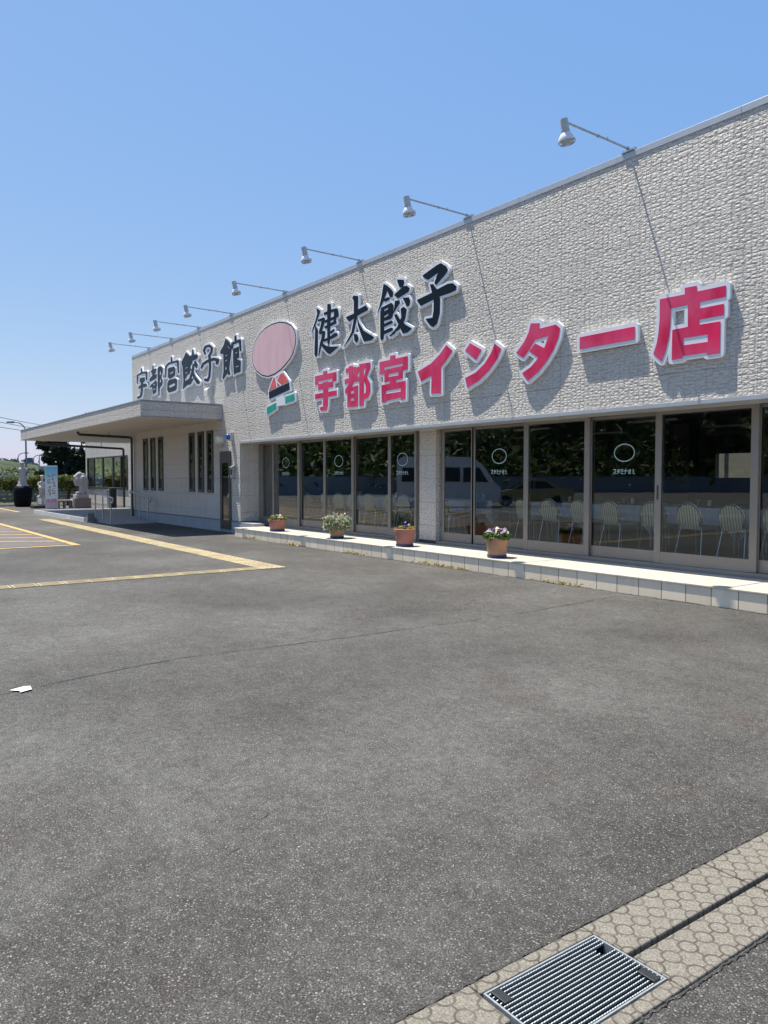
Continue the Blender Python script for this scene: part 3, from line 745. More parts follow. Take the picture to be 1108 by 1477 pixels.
 '都small': ('dark', [[-25.716,5.291,-25.741,5.086,-25.596,5.07,-25.616,5.279],[-25.616,5.279,-25.631,5.269,-25.666,5.268,-25.702,5.277,-25.716,5.291,-25.701,5.301,-25.665,5.302,-25.63,5.293],[-25.596,5.07,-25.618,5.055,-25.669,5.054,-25.72,5.067,-25.741,5.086,-25.719,5.101,-25.667,5.103,-25.616,5.09],[-25.881,5.14,-25.709,5.177,-25.349,5.154,-25.381,5.027,-25.772,5.023],[-25.514,5.157,-25.757,4.967,-25.569,4.924,-25.329,5.113],[-25.745,4.973,-26.034,4.862,-25.865,4.806,-25.58,4.918],[-25.322,5.123,-25.352,5.103,-25.422,5.101,-25.492,5.119,-25.52,5.146,-25.49,5.166,-25.42,5.168,-25.35,5.15],[-25.562,4.935,-25.592,4.914,-25.664,4.912,-25.734,4.929,-25.763,4.956,-25.733,4.977,-25.661,4.979,-25.59,4.962],[-25.848,4.823,-25.878,4.802,-25.951,4.8,-26.023,4.817,-26.052,4.844,-26.021,4.865,-25.948,4.868,-25.877,4.85],[-26.033,4.89,-25.774,4.958,-25.273,4.978,-25.333,4.835,-26.009,4.783],[-26.074,4.598,-25.899,4.676,-25.728,4.707,-25.363,4.782,-25.273,4.68,-25.379,4.373,-25.687,4.325,-25.761,4.578],[-25.206,5.156,-25.223,4.581,-25.007,4.561,-25.023,5.136],[-25.223,4.581,-25.154,4.24,-25.067,4.233,-25.007,4.561],[-25.023,5.135,-25.05,5.116,-25.116,5.114,-25.18,5.131,-25.206,5.156,-25.178,5.176,-25.113,5.177,-25.049,5.16],[-25.007,4.561,-25.039,4.538,-25.116,4.534,-25.192,4.553,-25.223,4.582,-25.19,4.605,-25.113,4.608,-25.037,4.59],[-25.067,4.233,-25.08,4.224,-25.111,4.222,-25.141,4.229,-25.154,4.241,-25.141,4.25,-25.11,4.252,-25.08,4.245],[-25.184,5.172,-24.994,5.196,-24.782,5.144,-24.71,5.081,-24.725,4.973,-24.874,4.824,-24.734,4.717,-24.776,4.575,-24.993,4.495,-25.127,4.508,-25.169,4.855]], [[-25.645,4.67,-25.478,4.672,-25.479,4.635,-25.647,4.627],[-25.651,4.52,-25.467,4.521,-25.468,4.48,-25.653,4.477],[-25.001,5.004,-24.903,5.039,-24.896,4.937,-25.006,4.871],[-25.01,4.764,-24.902,4.772,-24.906,4.68,-25.014,4.645]]),
 '宮small': ('dark', [[-23.979,5.352,-23.983,5.227,-23.824,5.211,-23.87,5.341],[-23.869,5.339,-23.886,5.327,-23.925,5.327,-23.964,5.337,-23.979,5.353,-23.963,5.365,-23.924,5.366,-23.885,5.355],[-23.824,5.209,-23.848,5.192,-23.905,5.191,-23.961,5.206,-23.984,5.229,-23.959,5.246,-23.903,5.247,-23.847,5.232],[-24.418,4.775,-24.339,5.109,-24.494,5.129,-24.511,4.786],[-24.36,5.094,-24.094,5.159,-24.22,5.216,-24.473,5.144],[-24.137,5.155,-23.354,5.13,-23.395,5.196,-24.177,5.219],[-23.461,5.172,-23.386,4.804,-23.271,4.794,-23.288,5.154],[-24.418,4.775,-24.432,4.765,-24.465,4.764,-24.498,4.772,-24.511,4.785,-24.497,4.795,-24.464,4.797,-24.431,4.788],[-24.339,5.11,-24.362,5.094,-24.417,5.092,-24.472,5.107,-24.494,5.128,-24.47,5.145,-24.415,5.146,-24.361,5.132],[-24.071,5.177,-24.097,5.159,-24.158,5.157,-24.219,5.173,-24.243,5.198,-24.217,5.216,-24.156,5.218,-24.095,5.202],[-23.288,5.152,-23.314,5.133,-23.375,5.131,-23.436,5.148,-23.461,5.173,-23.435,5.192,-23.373,5.194,-23.312,5.177],[-23.271,4.793,-23.288,4.78,-23.329,4.778,-23.369,4.789,-23.386,4.805,-23.368,4.818,-23.328,4.82,-23.287,4.809],[-24.239,5.026,-24.111,5.047,-23.686,5.033,-23.576,4.95,-23.622,4.743,-23.821,4.712,-24.098,4.687,-24.249,4.757],[-24.306,4.583,-24.175,4.66,-23.576,4.65,-23.442,4.584,-23.489,4.307,-23.613,4.266,-24.189,4.256,-24.34,4.351]], [[-24.067,4.863,-23.815,4.898,-23.736,4.876,-23.791,4.851,-24.043,4.821],[-24.156,4.478,-23.679,4.511,-23.606,4.468,-23.682,4.431,-24.082,4.408,-24.173,4.434]]),
 '餃small': ('dark', [[-22.675,5.349,-22.413,5.216,-22.198,5.051,-22.287,5.013,-23.013,4.961,-23.075,5.1,-22.84,5.231],[-22.984,5.008,-22.207,5.091,-22.158,4.968,-22.344,4.872,-22.293,4.807,-22.403,4.662,-22.643,4.629,-22.648,4.45,-22.908,4.456],[-22.906,4.516,-22.434,4.507,-22.058,4.497,-22.323,4.338,-22.571,4.343,-22.98,4.252],[-22.184,5.338,-22.203,5.207,-22.039,5.188,-22.081,5.326],[-22.081,5.325,-22.096,5.313,-22.133,5.312,-22.169,5.323,-22.184,5.339,-22.168,5.351,-22.132,5.351,-22.096,5.341],[-22.039,5.187,-22.063,5.168,-22.122,5.167,-22.18,5.183,-22.203,5.208,-22.178,5.227,-22.12,5.229,-22.062,5.212],[-22.521,5.131,-22.282,5.199,-21.845,5.181,-21.721,5.107,-21.798,5.04,-22.261,5.02],[-22.013,4.999,-21.901,4.995,-21.753,4.861,-21.806,4.77,-21.932,4.785,-22.041,4.915],[-22.159,4.913,-22.26,4.71,-22.073,4.68,-22.007,4.887],[-22.256,4.717,-22.44,4.539,-22.269,4.498,-22.077,4.673],[-22.425,4.547,-22.809,4.391,-22.708,4.351,-22.284,4.49],[-22.006,4.891,-22.029,4.873,-22.084,4.871,-22.138,4.886,-22.16,4.909,-22.137,4.927,-22.082,4.929,-22.028,4.914],[-22.072,4.684,-22.1,4.662,-22.167,4.659,-22.234,4.677,-22.261,4.706,-22.233,4.728,-22.165,4.731,-22.099,4.713],[-22.264,4.509,-22.291,4.488,-22.355,4.485,-22.419,4.501,-22.445,4.528,-22.418,4.55,-22.353,4.553,-22.289,4.536],[-22.694,4.365,-22.713,4.35,-22.759,4.347,-22.805,4.359,-22.823,4.377,-22.804,4.393,-22.758,4.395,-22.712,4.383],[-22.29,4.758,-22.113,4.519,-21.92,4.525,-22.143,4.761],[-22.102,4.509,-21.859,4.319,-21.626,4.357,-21.932,4.535],[-22.139,4.75,-22.162,4.732,-22.217,4.73,-22.272,4.745,-22.294,4.768,-22.271,4.786,-22.216,4.789,-22.161,4.774],[-21.914,4.511,-21.945,4.487,-22.018,4.483,-22.09,4.502,-22.119,4.533,-22.088,4.557,-22.015,4.561,-21.943,4.542],[-21.602,4.324,-21.644,4.29,-21.743,4.284,-21.843,4.31,-21.883,4.353,-21.841,4.387,-21.741,4.392,-21.642,4.366]], [[-22.743,4.879,-22.571,4.895,-22.572,4.863,-22.744,4.849],[-22.758,4.731,-22.575,4.745,-22.576,4.713,-22.759,4.701],[-22.763,4.562,-22.671,4.588,-22.647,4.49,-22.766,4.482]]),
 '子small': ('dark', [[-21.126,5.106,-21.215,5.222,-21.361,5.221,-21.262,5.105],[-21.219,5.199,-21.078,5.283,-21.222,5.332,-21.357,5.245],[-21.129,5.273,-20.867,5.265,-20.908,5.332,-21.17,5.341],[-20.941,5.282,-20.755,5.191,-20.649,5.224,-20.834,5.315],[-20.78,5.223,-20.832,5.11,-20.671,5.078,-20.624,5.193],[-20.822,5.12,-20.992,5.03,-20.846,4.978,-20.682,5.068],[-21.121,5.096,-21.143,5.079,-21.194,5.077,-21.245,5.092,-21.266,5.115,-21.244,5.132,-21.193,5.134,-21.142,5.119],[-21.21,5.212,-21.233,5.193,-21.288,5.192,-21.343,5.208,-21.365,5.232,-21.342,5.251,-21.287,5.252,-21.232,5.236],[-21.068,5.296,-21.093,5.277,-21.151,5.275,-21.208,5.292,-21.232,5.318,-21.207,5.338,-21.149,5.339,-21.092,5.322],[-20.808,5.288,-20.832,5.269,-20.888,5.267,-20.945,5.284,-20.968,5.31,-20.944,5.329,-20.887,5.33,-20.83,5.313],[-20.623,5.197,-20.647,5.178,-20.703,5.177,-20.758,5.193,-20.781,5.219,-20.757,5.238,-20.701,5.239,-20.646,5.222],[-20.67,5.083,-20.694,5.064,-20.752,5.062,-20.81,5.079,-20.833,5.105,-20.809,5.125,-20.751,5.126,-20.693,5.109],[-20.834,4.993,-20.859,4.973,-20.919,4.971,-20.979,4.988,-21.004,5.015,-20.978,5.036,-20.918,5.038,-20.858,5.02],[-21.414,4.714,-21.271,4.808,-21.442,4.857,-21.55,4.752],[-21.307,4.796,-20.963,4.836,-21.071,4.916,-21.406,4.869],[-20.986,4.834,-20.562,4.836,-20.626,4.923,-21.048,4.918],[-20.618,4.842,-20.322,4.777,-20.274,4.853,-20.57,4.916],[-20.398,4.838,-20.46,4.758,-20.259,4.711,-20.199,4.791],[-21.408,4.724,-21.43,4.707,-21.483,4.704,-21.535,4.719,-21.556,4.741,-21.534,4.759,-21.481,4.761,-21.429,4.747],[-21.264,4.821,-21.292,4.799,-21.357,4.796,-21.423,4.815,-21.449,4.844,-21.421,4.866,-21.355,4.868,-21.29,4.85],[-20.916,4.864,-20.946,4.839,-21.018,4.836,-21.089,4.857,-21.118,4.888,-21.088,4.913,-21.016,4.916,-20.945,4.895],[-20.491,4.866,-20.522,4.841,-20.595,4.838,-20.668,4.859,-20.698,4.892,-20.666,4.918,-20.593,4.92,-20.52,4.899],[-20.195,4.802,-20.226,4.776,-20.299,4.773,-20.372,4.794,-20.402,4.828,-20.371,4.854,-20.297,4.857,-20.224,4.835],[-20.255,4.722,-20.286,4.696,-20.36,4.692,-20.434,4.713,-20.464,4.747,-20.432,4.773,-20.358,4.776,-20.285,4.755],[-20.979,5.028,-20.927,4.741,-20.763,4.726,-20.81,5.011],[-20.927,4.746,-20.99,4.434,-20.83,4.412,-20.763,4.721],[-20.984,4.443,-21.117,4.346,-20.946,4.3,-20.836,4.403],[-21.005,4.356,-21.168,4.396,-21.229,4.322,-21.057,4.29],[-20.81,5.009,-20.835,4.988,-20.895,4.986,-20.955,5.004,-20.98,5.031,-20.954,5.051,-20.894,5.053,-20.834,5.036],[-20.763,4.724,-20.788,4.704,-20.846,4.701,-20.904,4.717,-20.928,4.743,-20.903,4.763,-20.844,4.766,-20.786,4.75],[-20.829,4.414,-20.853,4.394,-20.91,4.391,-20.967,4.407,-20.99,4.432,-20.966,4.452,-20.909,4.455,-20.852,4.439],[-20.938,4.313,-20.966,4.29,-21.032,4.286,-21.098,4.304,-21.124,4.333,-21.096,4.356,-21.03,4.36,-20.965,4.342],[-21.093,4.348,-21.124,4.322,-21.2,4.318,-21.275,4.338,-21.305,4.37,-21.273,4.397,-21.197,4.401,-21.123,4.381]], []),
 '館small': ('dark', [[-19.776,5.331,-19.521,5.214,-19.388,5.054,-19.391,4.914,-20.004,4.95,-20.146,4.977,-20.099,5.062,-19.889,5.177],[-20.003,4.995,-19.4,4.915,-19.535,4.542,-19.536,4.471,-19.463,4.321,-19.582,4.32,-19.667,4.379,-19.932,4.242,-20.006,4.272,-19.927,4.444,-19.926,4.912],[-19.182,5.314,-19.205,5.213,-19.057,5.191,-19.075,5.298],[-19.075,5.298,-19.091,5.285,-19.129,5.284,-19.167,5.296,-19.182,5.314,-19.166,5.328,-19.128,5.329,-19.091,5.316],[-19.057,5.191,-19.079,5.172,-19.131,5.171,-19.184,5.187,-19.205,5.213,-19.183,5.232,-19.13,5.233,-19.078,5.216],[-19.294,5.002,-19.241,5.117,-19.398,5.149,-19.435,5.03],[-19.289,5.098,-18.828,5.116,-18.888,5.185,-19.35,5.168],[-18.935,5.159,-18.875,4.887,-18.771,4.876,-18.782,5.141],[-19.293,5.006,-19.314,4.988,-19.365,4.986,-19.415,5.001,-19.436,5.025,-19.414,5.044,-19.363,5.046,-19.313,5.03],[-19.24,5.121,-19.264,5.101,-19.32,5.099,-19.376,5.117,-19.399,5.144,-19.375,5.164,-19.319,5.166,-19.263,5.148],[-18.782,5.139,-18.804,5.119,-18.859,5.117,-18.913,5.135,-18.935,5.161,-18.912,5.181,-18.857,5.183,-18.803,5.165],[-18.771,4.874,-18.786,4.861,-18.823,4.859,-18.86,4.87,-18.875,4.888,-18.859,4.902,-18.822,4.904,-18.785,4.892],[-19.293,4.988,-18.922,5.007,-18.899,4.71,-19.091,4.691,-18.808,4.612,-18.833,4.321,-19.12,4.318,-19.253,4.289,-19.288,4.619]], [[-19.808,4.87,-19.665,4.882,-19.666,4.856,-19.809,4.847],[-19.811,4.736,-19.668,4.751,-19.668,4.722,-19.812,4.708],[-19.802,4.556,-19.724,4.564,-19.725,4.489,-19.804,4.48],[-19.171,4.867,-19.026,4.877,-19.018,4.852,-19.151,4.835],[-19.145,4.496,-18.952,4.508,-18.952,4.477,-19.146,4.467],[-19.63,5.123,-19.474,5.022,-19.504,5.014,-19.652,5.108]]),
 'pink': ('sign', [[-18.145,4.614,-18.083,4.821,-17.944,4.994,-17.703,5.139,-17.412,5.231,-17.057,5.274,-16.661,5.265,-16.322,5.195,-16.053,5.087,-15.892,4.953,-15.833,4.788,-15.867,4.617,-15.958,4.453,-16.123,4.327,-16.333,4.223,-16.59,4.122,-16.896,4.055,-17.255,4.032,-17.578,4.098,-17.884,4.238,-18.075,4.411]], []),
 'shirt': ('sign', [[-16.964,3.959,-16.462,4.037,-16.192,3.798,-17.215,3.663]], []),
 'band': ('sign', [[-17.216,3.642,-16.171,3.776,-16.14,3.604,-17.195,3.463]], []),
 'greenl': ('sign', [[-17.335,3.265,-16.839,3.351,-16.819,3.206,-17.324,3.086]], []),
 'greenr': ('sign', [[-16.363,3.454,-15.928,3.486,-15.897,3.335,-16.365,3.293]], []),
 'K': ('sign', [[-16.872,3.979,-16.805,3.726,-16.749,3.724,-16.816,3.976],[-16.815,3.974,-16.824,3.966,-16.844,3.964,-16.864,3.97,-16.873,3.981,-16.864,3.989,-16.844,3.991,-16.824,3.985],[-16.749,3.722,-16.757,3.714,-16.777,3.712,-16.797,3.718,-16.805,3.728,-16.797,3.736,-16.777,3.738,-16.757,3.733],[-16.694,3.992,-16.836,3.87,-16.785,3.853,-16.644,3.975],[-16.641,3.98,-16.649,3.972,-16.669,3.97,-16.689,3.976,-16.697,3.986,-16.689,3.995,-16.669,3.996,-16.649,3.99],[-16.782,3.858,-16.79,3.85,-16.811,3.848,-16.831,3.854,-16.839,3.864,-16.83,3.873,-16.81,3.875,-16.79,3.869],[-16.822,3.863,-16.606,3.74,-16.566,3.755,-16.781,3.878],[-16.773,3.868,-16.781,3.859,-16.802,3.857,-16.822,3.863,-16.83,3.874,-16.821,3.882,-16.801,3.884,-16.781,3.878],[-16.558,3.745,-16.566,3.736,-16.586,3.734,-16.606,3.74,-16.614,3.75,-16.605,3.759,-16.586,3.76,-16.566,3.755]], []),
}

# ------------------------------------------------------------------ ground and markings (the setting)
g = MB()
BIG = 700
g.quadz([(-BIG, -BIG), (-1.64, -BIG), (-1.64, BIG), (-BIG, BIG)], 0)
g.quadz([(-1.26, -BIG), (BIG, -BIG), (BIG, BIG), (-1.26, BIG)], 0)
g.quadz([(-1.64, -BIG), (-1.26, -BIG), (-1.26, -9.6), (-1.64, -9.6)], 0)
g.quadz([(-1.64, -2.6), (-1.26, -2.6), (-1.26, BIG), (-1.64, BIG)], 0)
struct(g.build('ground', M_ASPHALT, fix=False))
b = MB()
b.box(-1.645, -1.255, -9.65, -2.55, -0.32, -0.28)
b.box(-1.70, -1.64, -9.6, -2.6, -0.3, -0.006)
b.box(-1.26, -1.20, -9.6, -2.6, -0.3, -0.006)
struct(b.build('drain_trench', simple('shade_dark_trench', (0.02, 0.02, 0.018), 0.8)))  # near-black colour paints in the shade down the slot

def wobble_strip(pts, w, z, rng, step=0.12):
    """thin ragged strip along a ground polyline"""
    mb = MB()
    P = []
    for a, c in zip(pts[:-1], pts[1:]):
        a = Vector(a); c = Vector(c); n = max(1, int((c - a).length / step))
        P += [a.lerp(c, i / n) for i in range(n)]
    P.append(Vector(pts[-1]))
    L, Rr = [], []
    for i, p in enumerate(P):
        d = (P[min(i + 1, len(P) - 1)] - P[max(i - 1, 0)]).normalized()
        n = Vector((-d.y, d.x))
        j = rng.gauss(0, w * 0.5)
        ww = w * rng.uniform(0.25, 1.2) * 0.5
        if i in (0, len(P) - 1): ww *= 0.2
        L.append(p + n * (j + ww)); Rr.append(p + n * (j - ww))
    for i in range(len(P) - 1):
        mb.quadz([L[i], L[i + 1], Rr[i + 1], Rr[i]], z)
    return mb

M_TAR = simple('tar_joint', (0.028, 0.027, 0.026), 0.8, 0, 0.3, 20)
jr = random.Random(3)
j = wobble_strip([(-5.78, -8.6), (-5.81, -8.0), (-5.93, -7.62), (-6.14, -6.64), (-6.02, -5.0), (-5.98, -2.75), (-6.18, -0.62)], 0.012, 0.004, jr)
struct(j.build('pavement_joint', M_TAR))
j = wobble_strip([(-12.9, -9.5), (-12.6, -6.5), (-12.35, -4.2), (-12.3, -1.2)], 0.012, 0.004, jr)
struct(j.build('pavement_joint', M_TAR))
for pts in ([(-2.95, -7.52), (-2.99, -7.45), (-3.02, -7.38), (-3.05, -7.34)], [(-2.79, -7.665), (-2.815, -7.61), (-2.82, -7.575)], [(-3.01, -7.40), (-2.94, -7.47)]):
    struct(wobble_strip(pts, 0.0035, 0.004, jr, 0.02).build('pavement_crack', M_TAR))

# grit and soil gathered in the corners
M_GRIT = simple('dark_grit', (0.045, 0.041, 0.036), 0.95, 0, 0.4, 60, 0.4, 120)
for x_ in (-1.648, -1.252):
    struct(wobble_strip([(x_, -9.0), (x_, -3.5)], 0.007, 0.005, jr, 0.012).build('edge_grit', M_GRIT))
struct(wobble_strip([(-18.2, -0.567), (-2.0, -0.567)], 0.03, 0.005, jr, 0.07).build('edge_grit', M_GRIT))
wr = random.Random(14)
wp = [(wr.choice((-10.2, -9.6, -15.1, -12.6, -7.3, -17.2)) + wr.gauss(0, 0.22), -0.575 - abs(wr.gauss(0, 0.018)), abs(wr.gauss(0, 0.022)) + 0.004) for _ in range(420)]
struct(MB().leaves(wp, 0.026, wr, -0.3, 2.2).build('dry_weeds', leaf_mat('dry_weed_blades', (0.22, 0.17, 0.06), (0.48, 0.40, 0.18)), fix=False), 'stuff')

def paint_mat(name, col, wear=0.45):
    t = NT(name)
    v = t.coord()
    f = t.noise(v, 26, 6, 0.7)
    f2 = t.noise(v, 2.2, 4, 0.6)
    m = t.math('ADD', t.math('MULTIPLY', f, 0.6), t.math('MULTIPLY', f2, 0.4))
    k = t.ramp(m, [(wear, 0.0), (wear + 0.08, 1.0)])
    t.base(t.mix(k, (0.11, 0.105, 0.1), t.mix(f2, tuple(c * 0.8 for c in col), col)))
    t.b.inputs['Roughness'].default_value = 0.75
    t.bump(f, 0.3, 0.004)
    return t.m
M_YELLOW = paint_mat('orange_road_paint', (0.60, 0.38, 0.12), 0.40)
M_WHITEPAINT = paint_mat('white_road_paint', (0.62, 0.62, 0.6), 0.42)
M_REDPAVE = paint_mat('faded_red_pavement', (0.118, 0.092, 0.080), 0.46)

def bar(mb, p, q, w, z):
    p, q = Vector(p), Vector(q); d = (q - p).normalized(); n = Vector((-d.y, d.x)) * w / 2
    mb.quadz([p + n, p - n, q - n, q + n], z)
m = MB()
bar(m, (-18.1, -4.5), (-40, -4.5), 0.16, 0.008)
bar(m, (-18.0, -4.42), (-17.75, -14), 0.15, 0.0085)
for i in range(17):
    x = -19.35 - i * 1.33
    y0 = -4.64
    n = min(4.6, (-17.9 - x + 0.05) / 0.62 * 1.0)
    # hatch lines lean across the bay and stop at its side line
    x1 = x - 0.62 * 9
    bar(m, (x, y0), (x + -0.62 * 9, y0 - 9), 0.13, 0.0075)
struct(m.build('parking_marking', M_YELLOW))
m = MB()
bar(m, (-37.0, -2.25), (-60, -2.0), 0.16, 0.009); bar(m, (-37.1, -2.2), (-37.6, -4.1), 0.14, 0.0095)
struct(m.build('parking_marking', M_YELLOW))
m = MB(); m.quadz([(-38.0, -2.4), (-38.5, -4.2), (-60, -4.2), (-60, -2.2)], 0.004)
m.quadz([(-18.3, -4.6), (-18.0, -9), (-40, -9), (-40, -4.6)], 0.0035)
struct(m.build('coloured_pavement', M_REDPAVE))
# white bay lines across the car park, behind the photographer
m = MB()
for k in range(9):
    y = -13.5 - k * 5.0
    bar(m, (-16, y), (-56 + k * 1.0, y - 4), 0.14, 0.006)
for k in range(10):
    bar(m, (4 - k * 2.6, -16), (4 - k * 2.6, -21.5), 0.14, 0.007)
struct(m.build('parking_marking', M_WHITEPAINT))

# tactile paving: yellow tiles with bars
def tactile_mat():
    t = NT('tactile_tile')
    v = t.coord()
    f = t.noise(v, 3.0, 5, 0.65); g2 = t.noise(v, 60, 4, 0.7)
    col = t.ramp(f, [(0.3, (0.33, 0.265, 0.15)), (0.7, (0.54, 0.44, 0.25))])
    col = t.mix(t.ramp(g2, [(0.5, 0.0), (0.7, 0.7)]), col, (0.17, 0.15, 0.11))
    col = t.mix(t.ramp(t.noise(v, 1.1, 6, 0.7), [(0.45, 0.0), (0.7, 0.55)]), col, (0.20, 0.18, 0.14))
    t.base(col); t.b.inputs['Roughness'].default_value = 0.85
    t.bump(g2, 0.4, 0.004)
    return t.m
M_TACT = tactile_mat()
tp = MB()
def tact_tile(cx, cy, along):
    T = 0.335; h = T / 2 - 0.007; hy = h if along == 'y' else 0.215
    q = rnd.uniform(-0.004, 0.004)
    tp.box(cx - h + (q if along == 'y' else 0), cx + h + (q if along == 'y' else 0), cy - hy, cy + hy, -0.01, 0.012)
    for k in range(4):
        o = -0.105 + k * 0.07
        if along == 'y': tp.cbox(cx + o - 0.014, cx + o + 0.014, cy - 0.135, cy + 0.135, 0.008, 0.018, 0.003)
        else: tp.cbox(cx - 0.135, cx + 0.135, cy + o * 1.3 - 0.016, cy + o * 1.3 + 0.016, 0.008, 0.018, 0.003)
for i in range(24): tact_tile(-11.53, -3.36 - i * 0.342, 'y')
for i in range(54): tact_tile(-11.53 - 0.342 * i, -2.97 + i / 53 * 0.30, 'x')
for i in range(1, 3): tact_tile(-29.65, -2.66 + i * 0.342, 'y')
struct(tp.build('tactile_paving', M_TACT))

# porch floor, ramp
p = MB()
p.box(-35.45, -27.35, -1.9, 4.2, 0.0, 0.135)
pf = struct(p.build('porch_floor', M_CONC))
p = MB()
p.box(-35.47, -27.35, -1.95, -1.9, 0.0, 0.15); p.box(-35.47, -35.42, -1.9, 4.2, 0.0, 0.15); p.box(-35.0, -27.5, 2.2, 3.0, 0.135, 0.15)
struct(p.build('porch_kerb', simple('white_kerb_stone', (0.66, 0.64, 0.60), 0.7, 0, 0.08, 4, dirt=0.2)))
p = MB()
p.add([(-27.35, -1.62, 0), (-25.35, -1.62, 0), (-27.35, -1.62, 0.14), (-27.35, -0.18, 0), (-25.35, -0.18, 0), (-27.35, -0.18, 0.14), (-25.35, -1.62, 0.012), (-25.35, -0.18, 0.012)],
      [(0, 1, 6, 2), (3, 5, 7, 4), (2, 6, 7, 5), (1, 4, 7, 6), (0, 2, 5, 3)])
struct(p.build('ramp', M_CONC))

# ------------------------------------------------------------------ the restaurant building
B = thing('restaurant_building', 'long low beige restaurant building with textured siding and dark glazed front', 'building', (-16, 0, 0))
w = MB()
w.box(-28.06, 6.0, 0, 0.30, 2.465, 5.84)
w.box(-28.06, -19.05, 0, 0.56, 0.33, 2.465)
w.box(-19.25, -19.05, 0.56, 0.72, 0.33, 2.465)
w.box(-11.93, -11.42, 0.53, 0.72, 0.30, 2.465)
w.box(-0.4, 6.0, 0.0, 0.72, 0.30, 2.465)
w.box(-28.06, -27.8, 0.56, 12.2, 0.33, 5.84)
w.box(5.75, 6.0, 0.72, 12.2, 0.3, 5.84)
w.build('wall', M_FACADE, B)
w = MB()
# end wall of the rear range with two window openings looking out at the back
yb0, yb1 = 12.0, 12.2
w.box(-28.06, -13.55, yb0, yb1, 0.25, 5.84); w.box(-13.2, -12.55, yb0, yb1, 0.25, 5.84); w.box(-11.35, 6.0, yb0, yb1, 0.25, 5.84)
w.box(-13.55, -13.2, yb0, yb1, 0.25, 1.52); w.box(-13.55, -13.2, yb0, yb1, 2.18, 5.84)
w.box(-12.55, -11.35, yb0, yb1, 0.25, 1.52); w.box(-12.55, -11.35, yb0, yb1, 2.22, 5.84)
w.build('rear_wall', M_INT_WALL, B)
w = MB(); w.box(-27.8, 5.75, 0.3, 12.0, 5.35, 5.5); w.build('roof', simple('roof_membrane', (0.3, 0.3, 0.3), 0.9), B)
w = MB()
w.cbox(-28.075, 6.05, -0.010, 0.34, 5.842, 5.93, 0.004)
for k in range(9):
    x = -27.0 + k * 3.65
    w.box(x, x + 0.006, -0.0125, -0.0095, 5.843, 5.929)
w.build('coping', M_COPING, B)
w = MB(); w.box(-19.05, 6.0, -0.022, 0.0, 2.435, 2.485); w.box(-19.05, 6.0, -0.004, 0.58, 2.44, 2.462); w.build('soffit_trim', M_COPING, B)
# plinth with a flashing line above it
w = MB()
w.box(-28.0, -20.32, -0.012, 0.3, 0.0, 0.31); w.box(-19.6, -18.22, -0.012, 0.3, 0.0, 0.31); w.box(-20.32, -19.6, 0.02, 0.3, 0, 0.09)
w.box(-19.04, -19.02, 0.0, 0.56, 0.23, 0.31)
w.build('plinth', M_PLINTH, B)
w = MB(); w.box(-28.07, -20.32, -0.02, 0.02, 0.312, 0.345); w.box(-19.6, -19.03, -0.02, 0.02, 0.312, 0.345); w.box(-19.05, -19.025, 0.0, 0.57, 0.312, 0.345)
w.build('flashing', simple('dark_flashing', (0.15, 0.16, 0.18), 0.5, 0.2), B)
# interior shell
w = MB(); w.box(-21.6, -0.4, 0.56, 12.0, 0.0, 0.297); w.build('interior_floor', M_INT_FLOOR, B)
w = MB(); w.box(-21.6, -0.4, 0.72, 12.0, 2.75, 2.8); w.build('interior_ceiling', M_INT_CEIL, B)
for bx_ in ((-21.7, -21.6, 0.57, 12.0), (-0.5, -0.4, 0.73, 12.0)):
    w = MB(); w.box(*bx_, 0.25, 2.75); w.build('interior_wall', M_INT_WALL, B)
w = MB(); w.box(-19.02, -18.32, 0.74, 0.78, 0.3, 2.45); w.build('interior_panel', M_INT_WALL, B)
w = MB(); w.box(-10.6, -10.2, 7.0, 7.4, 0.25, 2.75); w.build('interior_column', M_INT_WALL, B)
for x in (-17, -13.5, -10, -6.5, -3):
    for y in (2.6, 5.4, 8.2):
        w = MB(); w.box(x - 0.6, x + 0.6, y - 0.1, y + 0.1, 2.71, 2.748); w.build('ceiling_light_fitting', simple('unlit_light_fitting', (0.65, 0.65, 0.62), 0.5), B)

# sliding windows
def window(x0, x1, yc, z0=0.30, z1=2.44, st=0.088, br=0.165, handle=0, glass=True):
    f = MB()
    y0, y1 = yc - 0.018, yc + 0.018
    f.cbox(x0, x0 + st, y0, y1, z0, z1, 0.004); f.cbox(x1 - st, x1, y0, y1, z0, z1, 0.004)
    f.box(x0 + st, x1 - st, y0 + 0.004, y1 - 0.004, z0, z0 + br); f.box(x0 + st, x1 - st, y0 + 0.004, y1 - 0.004, z1 - 0.045, z1)
    fo = f.build('window', M_ALU, B)
    q = MB(); q.add([(x0 + st, yc, z0 + br), (x1 - st, yc, z0 + br), (x1 - st, yc, z1 - 0.045), (x0 + st, yc, z1 - 0.045)], [(0, 1, 2, 3)])
    q.build('pane', M_GLASS, fo, fix=False)
    if handle:
        h = MB(); hx = x0 + st / 2 if handle < 0 else x1 - st / 2
        h.cbox(hx - 0.012, hx + 0.012, y0 - 0.008, y0, 1.2, 1.4, 0.003)
        h.build('handle', M_ALU_DARK, fo)
    return fo
WIN = {}
b1 = [-19.03, -18.25, -16.88, -15.63, -14.41, -13.01, -12.10]
for i in range(6): WIN[i] = window(b1[i] - (0.04 if i else 0), b1[i + 1] + 0.04, 0.585 if i % 2 else 0.635, handle=(1 if i == 4 else 0))
b2 = [-11.36, -10.47, -9.10, -7.815, -6.55, -5.155, -3.9, -2.6, -1.3, -0.42]
for i in range(9): WIN[10 + i] = window(b2[i] - (0.05 if i else 0), b2[i + 1] + 0.05, 0.585 if i % 2 == 0 and i else 0.635, st=(0.10 if i > 1 else 0.075), handle=(1 if i == 1 else (-1 if i == 4 else 0)))
f = MB()
